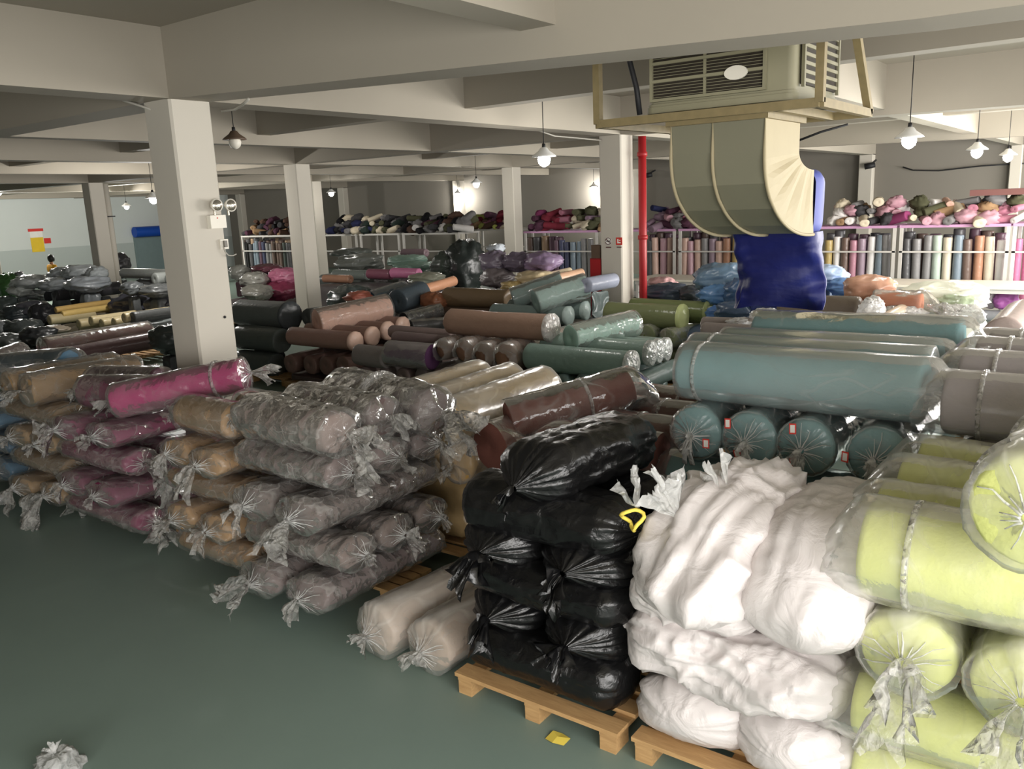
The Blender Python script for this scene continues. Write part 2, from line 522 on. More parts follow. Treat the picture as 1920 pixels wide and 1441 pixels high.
def mesh_film(A, B, r, M=32, n=18, crumple=.02, ends=('tie', 'tie'), seed=0, sq=1.0, pleats=13, ext=.05, over=1.015, sag=0.0):
    """a loose film sleeve round a bolt; each end 'tie' (drawn in to a knot), 'open' (flopping sleeve) or 'cut'"""
    A = np.array(A, float); B = np.array(B, float); L = np.linalg.norm(B - A); d = (B - A) / L
    s = []; k = []; pl = []; dr = []
    def endprof(kind):
        if kind == 'tie':
            return [(ext, .10, 1.0), (ext * .75, .22, .8), (ext * .55, .42, .55), (ext * .36, .66, .32), (ext * .2, .88, .14), (ext * .05, 1.0, .05)]
        if kind == 'open':
            return [(ext * 3.0, .62, .5), (ext * 2.2, .78, .42), (ext * 1.3, .9, .3), (ext * .5, .98, .15)]
        return [(.01, 1.0, 0.0)]
    for (e, rr, p) in endprof(ends[0]): s.append(-e); k.append(rr); pl.append(p)
    for t in np.linspace(.03, .97, n): s.append(t * L); k.append(1.0); pl.append(0.02)
    for (e, rr, p) in reversed(endprof(ends[1])): s.append(L + e); k.append(rr); pl.append(p)
    s = np.array(s); k = np.array(k); pl = np.array(pl)
    th = np.arange(M) * 2 * pi / M
    ref = np.array([0, 0, 1.]) if abs(d[2]) < .8 else np.array([1., 0, 0])
    S = np.cross(d, ref); S /= np.linalg.norm(S); U = np.cross(S, d)
    q = np.stack([np.repeat(s[:, None], M, 1) * 2.2, np.cos(th)[None] * r * 3.2 * np.ones((len(s), 1)), np.sin(th)[None] * r * 3.2 * np.ones((len(s), 1))], -1)
    cr = ridge(q, 2.6, seed) ** 2 * .45 + ridge(q, 5.5, seed + 5) ** 3 * .35 + ridge(q * np.array([1.7, 1, 1]), 9.0, seed + 6) ** 3 * .25
    ph = RNG.random() * 6
    wob = np.sin(pleats * th[None] + ph + 2.0 * np.sin(3 * th[None] + ph)) * .5 + np.sin((pleats * 2 + 3) * th[None] - ph) * .3
    R = r * k[:, None] * (over + pl[:, None] * wob * .32) + crumple * cr * np.minimum(1, k[:, None] * 1.2)
    C = A[None] + d[None] * s[:, None]
    if sag: C[:, 2] -= sag * np.sin(np.clip(s / L, 0, 1) * pi)
    # open ends droop
    for i in range(len(s)):
        if s[i] < -.06 and ends[0] == 'open': C[i, 2] -= (abs(s[i]) - .06) * .7
        if s[i] > L + .06 and ends[1] == 'open': C[i, 2] -= (s[i] - L - .06) * .7
    disp = (vn(q, 3.0, seed + 9) - .5)[..., None] * d * crumple * 2.0 * (pl[:, None, None] > .1)
    V = C[:, None] + R[..., None] * (np.cos(th)[None, :, None] * S + sq * np.sin(th)[None, :, None] * U) + disp
    N = len(s)
    f = [(i * M + j, i * M + (j + 1) % M, (i + 1) * M + (j + 1) % M, (i + 1) * M + j) for i in range(N - 1) for j in range(M)]
    return MB().add(V.reshape(-1, 3), f)


def mesh_tail(p, d, length=.16, rad=.09, seed=0, droop=.5, M=46, n=9, r0=.016, span=None):
    """the free end of a tied bag: an open, ragged, pleated fan of film leaving the knot"""
    p = np.array(p, float); d = np.array(d, float); d /= np.linalg.norm(d)
    rg = np.random.default_rng(seed + 100)
    ref = np.array([0, 0, 1.]) if abs(d[2]) < .8 else np.array([0, 1., 0])
    S = np.cross(d, ref); S /= np.linalg.norm(S); U = np.cross(S, d)
    span = span or rg.uniform(1.2, 1.75) * pi
    th = rg.random() * 6 + np.linspace(0, span, M)
    k = np.linspace(0, 1, n)
    ph = rg.random(4) * 6
    ragged = 1 + .35 * np.sin(3 * th + ph[0]) * np.sin(1.3 * th + ph[1]) + (rg.random(M) - .5) * .22
    V = np.zeros((n, M, 3))
    for i, t in enumerate(k):
        wob = np.sin(8 * th + ph[2]) * .28 * t + np.sin(15 * th + ph[3]) * .14 * t
        rr = r0 + rad * (t ** 1.1) * (.55 + .35 * np.sin(2 * th + ph[1]) + wob).clip(.08, 1.4)
        ln = length * t * ragged * (1 - .25 * np.sin(2 * th + ph[1]))
        V[i] = p + d * ln[:, None] + S * (rr * np.cos(th))[:, None] + U * (rr * np.sin(th))[:, None]
        V[i, :, 2] -= droop * length * t * t * .8
    V += (np.stack([vn(V, 18, seed), vn(V, 18, seed + 1), vn(V, 18, seed + 2)], -1) - .5) * .05 * k[:, None, None] * (length / .16)
    f = [(i * M + j, i * M + j + 1, (i + 1) * M + j + 1, (i + 1) * M + j) for i in range(n - 1) for j in range(M - 1)]
    return MB().add(V.reshape(-1, 3), f)


def mesh_pleats(p, d, r, ext, seed=0, k=17, sq=1.0):
    """bright radial folds where film is drawn in to a knot over a round end"""
    rg = np.random.default_rng(seed + 300)
    p = np.array(p, float); d = np.array(d, float); d /= np.linalg.norm(d)
    ref = np.array([0, 0, 1.]) if abs(d[2]) < .8 else np.array([1., 0, 0])
    S = np.cross(d, ref); S /= np.linalg.norm(S); U = np.cross(S, d)
    bb = MB()
    prof = [(.12, 1.0), (.25, .76), (.45, .56), (.68, .37), (.9, .2)]
    for i in range(k):
        a = 2 * pi * (i + rg.uniform(-.35, .35)) / k; m = rg.integers(3, 6); w = rg.uniform(.0022, .0055) * r / .17
        pts = []
        for (rr, e) in prof[:m]:
            aa = a + .12 * rg.uniform(-1, 1) * rr
            pts.append(p + d * (e * ext + .006) + (S * cos(aa) + U * sin(aa) * sq) * rr * r)
        N_ = len(pts)
        bb.tube(np.array(pts), np.linspace(w, w * .4, N_), 5)
    return bb


_n = [0]


def seed():
    _n[0] += 1
    return _n[0]


def tagcard(parent, c, n, w=.05, h=.075, rot=0.0):
    """a paper label (red border, white field) lying flat on an end face with outward normal n"""
    c = np.array(c, float); n = np.array(n, float); n /= np.linalg.norm(n)
    ref = np.array([0, 0, 1.]) if abs(n[2]) < .9 else np.array([0, 1., 0])
    s = np.cross(ref, n); s /= np.linalg.norm(s); u = np.cross(n, s)
    s, u = s * cos(rot) + u * sin(rot), -s * sin(rot) + u * cos(rot)
    bb = MB()
    for (w_, h_, o_, mi) in ((w, h, 0, 0), (w * .66, h * .72, .0016, 1)):
        cc = c + n * o_
        v = [cc + s * i * w_ / 2 + u * j * h_ / 2 + n * t for t in (0, .0015) for (i, j) in ((-1, -1), (1, -1), (1, 1), (-1, 1))]
        bb.add(v, [(3, 2, 1, 0), (4, 5, 6, 7), (0, 1, 5, 4), (1, 2, 6, 5), (2, 3, 7, 6), (3, 0, 4, 7)], mi)
    return bb.build('paper_tag', [TAG_RED, PAPER_W], parent, False)


def ribbon(parent, p, L=.16, dirs=((-.3, -.4, -1), (.35, -.4, -.9)), w=.035, mat=None, name='tie_ribbon'):
    bb = MB()
    for k, dv in enumerate(dirs):
        dv = np.array(dv, float); dv /= np.linalg.norm(dv)
        s = np.cross(dv, (0, 1, 0)); s /= np.linalg.norm(s)
        pts = [np.array(p) + dv * L * t + np.array([0, -.02 * sin(t * pi), 0]) for t in np.linspace(0, 1, 6)]
        v = []
        for i, q in enumerate(pts):
            ww = w * (.35 + .65 * i / 5)
            for sg in (-1, 1):
                for tt in (0, .004): v.append(q + s * sg * ww / 2 + np.array([0, -tt, 0]))
        f = []
        for i in range(5):
            o = i * 4
            f += [(o, o + 4, o + 6, o + 2), (o + 1, o + 3, o + 7, o + 5), (o, o + 1, o + 5, o + 4), (o + 2, o + 6, o + 7, o + 3)]
        f += [(0, 2, 3, 1), (20, 21, 23, 22)]
        bb.add(v, f)
    return bb.build(name, mat or FILM_WHITE, parent)


def roll(A, B, r, col, label, group=None, film=None, ends=('tie', 'tie'), crumple=.008, tails=(0, 0), straps=(), sq=1.0, sag=0.0, lump=.03, n=12, cat='fabric roll', name='fabric_roll', ext=.05, knots=(0, 0), tail_len=.16, droop=.5, fm=None, over=1.015, M=32, tail_rad=.6, stars=(0, 0), pleats=13):
    """a bolt of cloth in a film sleeve. A thing: cloth, film_sleeve, film_tail, strap"""
    A = np.array(A, float); B = np.array(B, float)
    root = empty(name, (A + B) / 2 - np.array([0, 0, r * sq]), label, cat, group)
    s = seed()
    mesh_cloth(A, B, r, seed=s, sq=sq, sag=sag, lump=lump, n=n).build('cloth', fm or fabric(col), root)
    if film is not None:
        mesh_film(A, B, r, crumple=crumple, ends=ends, seed=s, sq=sq, ext=ext, sag=sag, over=over, n=max(14, n + 4), M=M, pleats=pleats).build('film_sleeve', film, root)
        d = (B - A) / np.linalg.norm(B - A)
        for i, (p, dd) in enumerate(((A, -d), (B, d))):
            if tails[i]:
                mesh_tail(p + dd * ext * .9, dd, tail_len * tails[i], r * tail_rad * tails[i], s + i, droop).build('film_tail', FILM_DENSE, root)
            if stars[i]: mesh_pleats(p, dd, r, ext, s + 40 + i, sq=sq).build('gathered_pleats', FILM_WHITE, root)
            if knots[i]:
                ribbon(root, p + dd * (ext + .012), .15 * knots[i], dirs=((-.25 + RNG.random() * .3, 0, -1), (RNG.random() * .9 - .3, 0, -.8)))
    for t in straps:
        c = A + (B - A) * t; d = (B - A) / np.linalg.norm(B - A)
        MB().tube([c - d * .012, c - d * .01, c + d * .01, c + d * .012], [r * 1.0, r * 1.03 + crumple, r * 1.03 + crumple, r * 1.0], 32, sq=sq, cap=(False, False)).build('strap', FILM_DENSE, root)
    return root


def simple_roll(A, B, r, col, label, group=None, M=16, name='fabric_roll', cat='fabric roll', lump=.05, sq=1.0, wrapped=True, end=None, n=6):
    """a distant bolt: the cloth with its tight film, and a film-covered end where the photo shows one"""
    A = np.array(A, float); B = np.array(B, float)
    c = (A + B) / 2 - np.array([0, 0, r * sq])
    s = seed()
    if end is None:
        o = mesh_cloth(A, B, r, M=M, n=n, seed=s, lump=lump, sq=sq).build(name, fabric(col, wrapped), loc=c)
        return tag(o, label, cat, group)
    root = empty(name, c, label, cat, group)
    mesh_cloth(A, B, r, M=M, n=n, seed=s, lump=lump, sq=sq).build('cloth', fabric(col, wrapped), root)
    d = (B - A) / np.linalg.norm(B - A)
    for i, (p, dd) in enumerate(((A, -d), (B, d))):
        if end[i]:
            C = [p - dd * .05, p - dd * .0, p + dd * .015, p + dd * .03, p + dd * .04]
            th = np.arange(20) * 2 * pi / 20
            R = np.array([1.02, 1.03, .8, .45, .1])[:, None] * r * (1 + .08 * np.sin(9 * th + s)[None] * np.array([0, .3, 1, 1.5, 1])[:, None])
            MB().tube(C, R, 20, sq=sq, cap=(False, True)).build('end_film', end[i], root)
    return root


def sack(path, rad, mat, label, group=None, sq=.75, seed_=None, amp=.03, neck=(1, 0), tail=(1, 0), name='bagged_roll', cat='bag', M=72, n=56, wr=.5, tailmat=None, end_r=.75, pleats=15, tail_len=.11, body='bag_body', tail_rad=.5, core=None):
    """a soft plastic bag round a bolt; neck[i]=1 gathers that end to a tied knot, 0 leaves a rounded end"""
    path = np.array(path, float)
    seg = np.linalg.norm(np.diff(path, axis=0), axis=1); cum = np.concatenate([[0], np.cumsum(seg)]); L = cum[-1]
    s_ = seed() if seed_ is None else seed_
    def at(t):
        x = t * L
        return np.array([np.interp(x, cum, path[:, k]) for k in range(3)])
    ts = []; ks = []; ps = []
    def prof(kind):
        if kind: return [(0.0, .10, 1), (.02, .2, .9), (.045, .40, .7), (.075, .62, .5), (.11, .82, .3), (.16, .95, .16), (.22, 1.0, .08)]
        return [(0.0, .25, 0), (.012, .5, .0), (.035, .72, .02), (.07, .88, .03), (.12, .97, .03)]
    a = prof(neck[0]); b2 = prof(neck[1])
    sc = rad / L * 1.6
    for (t, k, p) in a: ts.append(t * sc * 3); ks.append(k); ps.append(p)
    t0 = ts[-1]; t1 = 1 - b2[-1][0] * sc * 3
    for t in np.linspace(t0, t1, n)[1:-1]: ts.append(t); ks.append(1.0); ps.append(.04)
    for (t, k, p) in reversed(b2): ts.append(1 - t * sc * 3); ks.append(k); ps.append(p)
    ts = np.array(ts); ks = np.array(ks); ps = np.array(ps)
    C = np.array([at(t) for t in ts])
    # smooth the bends
    for _ in range(3): C[1:-1] = (C[:-2] + 2 * C[1:-1] + C[2:]) / 4
    th = np.arange(M) * 2 * pi / M
    q = np.stack([np.repeat((ts * L)[:, None], M, 1) * 1.0, np.cos(th)[None] * rad * 1.6 * np.ones((len(ts), 1)), np.sin(th)[None] * rad * 1.6 * np.ones((len(ts), 1))], -1)
    big = vn(q, 3.2, s_) - .5
    cr = ridge(q, 6.0, s_ + 3) ** 2 - .4
    fold = ridge(q * np.array([.45, 1, 1]), 8.0, s_ + 8) ** 4 + .5 * ridge(q + .15 * big[..., None], 15.0, s_ + 9) ** 4
    ph = s_ * 1.7
    wob = np.sin(pleats * th[None] + ph + 1.5 * np.sin(2 * th[None] + ph)) * .6 + np.sin((pleats + 8) * th[None] - ph) * .4
    # superellipse section
    se = (np.abs(np.cos(th)) ** 2.6 + np.abs(np.sin(th)) ** 2.6) ** (-1 / 2.6)
    R = rad * ks[:, None] * se[None] * (1 + ps[:, None] * wob * .24) + (amp * (big * 2.0 + cr * wr) + amp * .6 * fold) * np.minimum(1, ks[:, None])
    bb = MB(); bb.tube(C, R.clip(.008), M, sq=sq, cap=(neck[0] == 0, neck[1] == 0))
    mid = C[len(C) // 2]
    base = (mid[0], mid[1], C[:, 2].min() - rad * sq)
    if not any(tail): return tag(bb.build(name, mat, loc=base), label, cat, group)
    root = empty(name, base, label, cat, group)
    bb.build(body, mat, root)
    d0 = path[0] - path[1]; d0 /= np.linalg.norm(d0); d1 = path[-1] - path[-2]; d1 /= np.linalg.norm(d1)
    for i, (p, dd) in enumerate(((C[0], d0), (C[-1], d1))):
        if tail[i]: mesh_tail(p - dd * .005, dd, tail_len * tail[i], rad * tail_rad * tail[i], s_ + i, .8).build('tied_neck', tailmat or mat, root)
    return root


def pallet(x0, x1, y0, y1, label, top=.135):
    root = empty('wooden_pallet', ((x0 + x1) / 2, (y0 + y1) / 2, 0), label, 'pallet', 'wooden pallets')
    for x in (x0 + .015, (x0 + x1) / 2 - .05, x1 - .115):
        MB().box((x, y0 + .01, top - .05), (x + .10, y1 - .01, top - .024)).build('stringer_board', WOOD, root, False)
        for y in (y0 + .012, (y0 + y1) / 2 - .07, y1 - .152): MB().box((x + .002, y, 0), (x + .098, y + .14, top - .05)).build('block', WOOD, root, False)
    k = max(4, int((y1 - y0) / .17))
    for i in range(k):
        ya = y0 + (y1 - y0 - .12) * i / (k - 1)
        MB().box((x0, ya, top - .024), (x1, ya + .12, top)).build('deck_board', WOOD, root, False)
    return root


def bale(x0, x1, y0, y1, z0, z1, col, label, seed_=1):
    """a square-packed block of folded cloth under film, low in a stack"""
    n = 14
    c = np.array([(x0 + x1) / 2, (y0 + y1) / 2, (z0 + z1) / 2]); hx = np.array([x1 - x0, y1 - y0, z1 - z0]) / 2
    bb = MB(); V = []; F = []
    u = np.linspace(-1, 1, n)
    for ax in range(3):
        for sg in (-1, 1):
            g = np.zeros((n, n, 3)); a1, a2 = [(1, 2), (2, 0), (0, 1)][ax]
            g[..., ax] = sg; g[..., a1] = u[:, None]; g[..., a2] = u[None, :]
            p = g.reshape(-1, 3)
            ln = (np.abs(p) ** 7).sum(1) ** (1 / 7)
            p = p / ln[:, None]
            wv = p * hx
            d = (ridge(wv, 4, seed_) ** 2 * .05 - .05)[:, None] * p * np.array([1, 1, .6])
            wv = wv + d + c
            f = [(i * n + j, (i + 1) * n + j, (i + 1) * n + j + 1, i * n + j + 1) for i in range(n - 1) for j in range(n - 1)]
            if sg < 0: f = [t[::-1] for t in f]
            bb.add(wv, f)
    o = bb.build('fabric_bale', fabric(col, True), loc=(c[0], c[1], z0))
    return tag(o, label, 'fabric bale')

# ================================================================== FRONT ROW (aisle edge at Y = 3.4)
YFR = 3.40
# --- black bagged bolts
pallet(-3.03, -1.93, YFR - .02, 4.5, 'pine pallet on the green floor under the black plastic bags')
gb = 'black bagged bolts'
def lx(x0, x1, y, h, bow=0.0, dz=0.0):
    return [(x0, y, h), (lerp(x0, x1, .3), y + bow, h + dz), (lerp(x0, x1, .7), y + bow, h + dz), (x1, y, h)]
def ly(x, y0, y1, h, h2=None, dx=0):
    h2 = h if h2 is None else h2
    return [(x, y0, h), (x + dx * .3, lerp(y0, y1, .3), h), (x + dx * .7, lerp(y0, y1, .7), h2), (x + dx, y1, h2)]
sack(lx(-3.06, -1.96, 3.64, .285), .20, BLACK_BAG, 'black bag lying crosswise directly on its pallet, lowest of the black stack', gb, sq=.76, neck=(0, 0), tail=(0, 0), amp=.015, wr=.3)
sack(lx(-3.06, -1.96, 4.12, .285), .20, BLACK_BAG, 'black bag lying crosswise at the pallet back, behind the lowest black bag', gb, sq=.76, neck=(0, 0), tail=(0, 0), amp=.015, wr=.3)
sack(ly(-2.78, 3.40, 4.4, .535), .235, BLACK_BAG, 'tied black bag end, second layer up, on the side towards the beige floor roll', gb, sq=.56, amp=.03)
sack(ly(-2.24, 3.38, 4.4, .535), .245, BLACK_BAG, 'tied black bag end, second layer up, on the side towards the white bags', gb, sq=.56, amp=.03)
sack(lx(-3.0, -1.93, 3.62, .765), .19, BLACK_BAG, 'black bag lying crosswise in the middle of the black stack', gb, sq=.68, neck=(0, 0), tail=(0, 0), amp=.02, wr=.3)
sack(ly(-2.77, 3.34, 4.4, .965), .225, BLACK_BAG, 'puckered black bag end with shiny knot, upper end pair, beside the beige floor roll', gb, sq=.55, amp=.035, tail=(1.3, 0))
sack(ly(-2.23, 3.36, 4.4, .965), .25, BLACK_BAG, 'wrinkled black bag end, upper end pair, beside the white bags', gb, sq=.52, amp=.035)
sack(lx(-3.03, -1.90, 3.64, 1.165), .20, BLACK_BAG, 'thick black bag lying crosswise under the topmost black bag', gb, sq=.78, neck=(0, 1), tail=(0, .5), amp=.02, wr=.35)
sack(lx(-2.75, -1.88, 4.12, 1.14), .19, BLACK_BAG, 'black bag lying crosswise behind the topmost black bag, under the brown rolls', gb, sq=.75, neck=(0, 0), tail=(0, 0), amp=.02, wr=.35)
sack([(-2.52, 3.36, 1.38), (-2.49, 3.62, 1.43), (-2.42, 4.1, 1.43), (-2.38, 4.46, 1.40)], .225, BLACK_BAG, 'topmost black bag with deep pleats running to its knot facing the aisle', gb, sq=.70, amp=.03, tail=(.8, 0), pleats=19, wr=.5)
# small white knot with yellow ribbon lodged between black and white stacks
wk = empty('plastic_scrap', (-1.86, 3.52, 1.36), 'white plastic knot with yellow ribbon between the black and white stacks', 'plastic scrap')
mesh_tail((-1.86, 3.50, 1.36), (-.3, -.3, 1), .13, .09, 3, -.2).build('white_knot', FILM_WHITE, wk)
MB().wire([(-1.87 + .045 * cos(t) * (1 + .3 * sin(3 * t)), 3.46 + .03 * sin(2 * t), 1.30 + .05 * sin(t)) for t in np.linspace(0, 9.0, 28)], .010).build('yellow_ribbon', YELLOW, wk)

# --- white bags
pallet(-1.86, -.80, YFR, 4.5, 'pine pallet on the green floor under the heap of white plastic bags')
gw = 'white bagged bolts'
sack(ly(-1.60, 3.40, 4.4, .30), .29, WHITE_BAG, 'white bag end low on the pallet, on the side towards the black stack', gw, sq=.54, neck=(0, 0), tail=(0, 0), amp=.05, core=1)
sack(ly(-1.07, 3.38, 4.4, .31), .26, WHITE_BAG, 'white bag end low on the pallet, on the side towards the lime stack', gw, sq=.60, neck=(0, 0), tail=(0, 0), amp=.05)
sack(lx(-1.99, -.84, 3.62, .645, 0), .225, WHITE_BAG, 'white bag lying crosswise with a gathered side, second layer of the white heap', gw, sq=.75, neck=(1, 0), tail=(1.6, 0), amp=.055, wr=.8)
sack(lx(-1.93, -1.22, 3.58, .90, 0), .16, WHITE_BAG, 'small puffy white bag squeezed beneath the drooping pair, beside the black stack', gw, sq=.66, neck=(0, 1), tail=(0, 1.5), amp=.045, wr=.8)
sack(lx(-1.9, -.86, 3.98, .90, 0), .16, WHITE_BAG, 'white bag lying crosswise behind the two drooping white bags', gw, sq=.9, neck=(0, 0), tail=(0, 0), amp=.03)
sack([(-1.46, 4.4, 1.20), (-1.46, 3.98, 1.26), (-1.50, 3.66, 1.24), (-1.55, 3.50, 1.08), (-1.58, 3.45, .84)], .265, WHITE_BAG, 'tall bunched white bag drooping over the front, next to the black stack', gw, sq=.80, neck=(1, 0), tail=(1.4, 0), amp=.065, wr=1.0, tailmat=FILM_WHITE)
sack([(-1.05, 4.4, 1.20), (-1.04, 3.98, 1.25), (-1.03, 3.66, 1.22), (-1.03, 3.50, 1.06), (-1.04, 3.45, .86)], .26, WHITE_BAG, 'smooth rounded white bag drooping over the front, next to the lime stack', gw, sq=.74, neck=(0, 0), tail=(0, 0), amp=.035, wr=.5)
# its looped handle and a loose bunch of film
hd = empty('plastic_scrap', (-1.66, 3.5, 1.34), 'frothy bunch of white film on the shoulder of the white heap by the black bag', 'plastic scrap')
mesh_tail((-1.66, 3.52, 1.34), (-.45, -.3, .8), .20, .13, 11, -.1).build('film_bunch', FILM_WHITE, hd)
mesh_tail((-1.50, 3.70, 1.42), (-.2, -.1, 1), .12, .11, 12, -.1).build('film_bunch', FILM_WHITE, hd)

# --- lime stack
LIME = (206, 211, 132)
gl = 'lime green rolls'
pallet(-.80, .40, YFR, 4.6, 'pallet under the lime green rolls, at the frame edge')
def lime(A, B, r, label, **k):
    return roll(A, B, r, LIME, label, gl, film=FILM_MILKY, M=56, **k)
lime((-.80, 3.60, .295), (.55, 3.60, .295), .15, 'lowest visible lime roll lying crosswise in the lime stack', ends=('open', 'open'), crumple=.02)
lime((-.81, 3.60, .615), (.55, 3.60, .615), .16, 'lime roll lying crosswise below the pair of tied lime ends', ends=('open', 'open'), crumple=.025)
lime((-.60, 3.44, .968), (-.60, 4.6, .968), .19, 'lime roll with looped film over its end, next to the white bags', ends=('tie', 'cut'), crumple=.03, tails=(1.1, 0), droop=1.2, tail_len=.15, ext=.08, sq=.92, stars=(1, 0), tail_rad=.9)
lime((-.18, 3.40, .968), (-.18, 4.6, .968), .19, 'lime roll end with milky bunched film, second of the tied pair', ends=('tie', 'cut'), crumple=.035, tails=(1.0, 0), droop=1.2, tail_len=.14, ext=.08, sq=.92, stars=(1, 0), tail_rad=.9)
lime((.24, 3.44, .968), (.24, 4.6, .968), .19, 'lime roll end at the frame edge of the tied pair', ends=('tie', 'cut'), crumple=.03, tails=(1, 0))
lime((-.80, 3.56, 1.36), (.65, 3.56, 1.36), .205, 'thick lime roll lying crosswise at the front, topped by the leaning roll', ends=('open', 'open'), crumple=.02, over=1.04, straps=(.13,))
for i, (y, h) in enumerate(((3.95, 1.36), (4.29, 1.39), (4.63, 1.40))):
    lime((-.84 + .02 * i, y, h), (.6, y, h), .165, 'lime roll lying crosswise, %s behind the thick front lime roll' % ('first', 'second', 'third')[i], ends=('open', 'cut'), crumple=.02)
lime((-.19, 3.10, 1.775), (-.04, 4.5, 1.80), .20, 'topmost lime roll leaning out over the stack at the frame edge', ends=('tie', 'cut'), crumple=.03, straps=(.12, .5), ext=.05, stars=(1, 0))

# ================================================================== TEAL STACK behind the white bags
TEAL = (100, 136, 138)
gt = 'teal rolls'
pallet(-2.35, -.85, 4.75, 6.3, 'pallet under the teal rolls behind the white bags')
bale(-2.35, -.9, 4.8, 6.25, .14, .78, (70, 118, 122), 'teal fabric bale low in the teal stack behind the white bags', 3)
xs = (-2.14, -1.79, -1.45, -1.05)
nm4 = ('first of the four tied teal ends, beside the brown rolls', 'second of the four tied teal ends, tag at upper edge', 'third of the four tied teal ends, tag near its rim', 'fourth of the four tied teal ends, nearest the lime stack')
tags_ = ((.10, -.04), (-.12, .10), (-.06, .12), (-.165, -.01))
roll((-2.36, 4.98, 1.0), (-.86, 4.98, 1.0), .195, TEAL, 'teal roll lying crosswise below the four tied teal ends', gt, film=FILM, ends=('open', 'open'))
for i, x in enumerate(xs):
    z = 1.375
    o = roll((x, 4.80, z), (x + .02, 6.2, z), .172, TEAL, 'teal roll, ' + nm4[i], gt, film=FILM, ends=('tie', 'cut'), crumple=.006, knots=(1.25, 0), ext=.075, stars=(1, 0), M=72, pleats=24, tails=(.45, 0), droop=1.0)
    d_ = math.hypot(*tags_[i]); yy = 4.80 - .075 + .06 * min(1, d_ / .165) ** 1.5 - .022
    tagcard(o, (x + tags_[i][0], yy, z + tags_[i][1]), (tags_[i][0] * 1.6, -1, tags_[i][1] * 1.6), .042, .062, RNG.random() - .5)
    if i in (1, 2): tagcard(o, (x - .04, 4.80 - .083, z - .07), (0, -1, -.2), .045, .05, .2)
roll((-2.30, 5.00, 1.735), (-.86, 4.98, 1.74), .185, TEAL, 'long teal roll lying across the top front of the teal stack', gt, film=FILM_HAZY, ends=('tie', 'open'), straps=(.09,), crumple=.005, tails=(0, 1.0), ext=.05, lump=.015)
roll((-2.42, 5.40, 1.73), (-.90, 5.38, 1.74), .18, TEAL, 'teal roll behind the long front one, white film plume at its end', gt, film=FILM_HAZY, ends=('tie', 'tie'), straps=(.1,), crumple=.006, tails=(0, 1.1), droop=-1.0, ext=.06)
roll((-2.35, 5.78, 1.73), (-.92, 5.76, 1.74), .17, TEAL, 'teal roll third from the front on top of the teal stack', gt, film=FILM_HAZY, ends=('tie', 'open'), crumple=.006)
roll((-2.24, 6.14, 1.80), (-.86, 6.14, 1.82), .18, TEAL, 'rearmost teal roll on top of the teal stack, film flap at its end', gt, film=FILM, ends=('cut', 'open'), crumple=.012)

# ================================================================== GREY-MAUVE STACK right of the teal
GM = (150, 142, 142)
gg = 'grey mauve rolls'
pallet(-.72, .75, 4.75, 6.3, 'pallet under the grey mauve rolls beside the teal stack')
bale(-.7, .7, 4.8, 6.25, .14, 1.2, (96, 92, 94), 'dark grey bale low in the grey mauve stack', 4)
for i, x in enumerate((-.52, -.14, .26)):
    roll((x, 4.85, 1.375), (x, 6.2, 1.375), .17, (112, 106, 108), 'dark grey roll end under the grey mauve rolls, %s from the teal stack' % ('first', 'second', 'third')[i], gg, film=FILM, ends=('tie', 'cut'))
for i, (y, z, x0) in enumerate(((4.93, 1.70, -.75), (5.32, 1.75, -.74), (5.74, 1.76, -.72), (6.12, 1.755, -.70))):
    roll((x0, y, z), (.75, y, z), .175, GM, 'grey mauve roll in milky film, %s from the front beside the teal rolls' % ('first', 'second', 'third', 'fourth')[i], gg, film=FILM_HAZY, ends=('open', 'cut'), straps=(.12,), crumple=.012, tails=(.6 if i == 0 else 0, 0))

# ================================================================== BROWN STACK behind the black bags
BR = (104, 66, 58)
gbr = 'chocolate brown rolls'
pallet(-3.75, -2.45, 4.72, 6.1, 'pallet under the chocolate brown rolls')
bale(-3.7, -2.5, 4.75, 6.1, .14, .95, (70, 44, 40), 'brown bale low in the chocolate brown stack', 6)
for i, (y, z) in enumerate(((4.92, 1.13), (5.28, 1.15), (5.66, 1.17), (6.0, 1.19))):
    roll((-3.62, y, z), (-2.44, y, z), .17, BR, 'chocolate brown roll lying crosswise, %s from the front of the brown stack' % ('first', 'second', 'third', 'fourth')[i], gbr, film=FILM, ends=('cut', 'cut'), straps=(.72,), crumple=.006)
A1 = P(918, 838, 4.55); B1 = A1 + np.array([.18, 1.25, .03])
roll(A1, B1, .185, BR, 'chocolate brown roll whose round end faces the aisle above the black bags', gbr, film=FILM, ends=('cut', 'cut'), crumple=.004)
A2 = P(955, 792, 4.75); B2 = P(1178, 728, 5.5)
roll(A2, B2, .165, BR, 'topmost chocolate brown roll in glossy film, slanting across the brown stack', gbr, film=film_mat('glossy_film', .06, .5, scale=5, rough=.08, shine=1.8, stretch=(1, 1, 1)), ends=('cut', 'open'), straps=(.62,), crumple=.012, over=1.03, ext=.07)

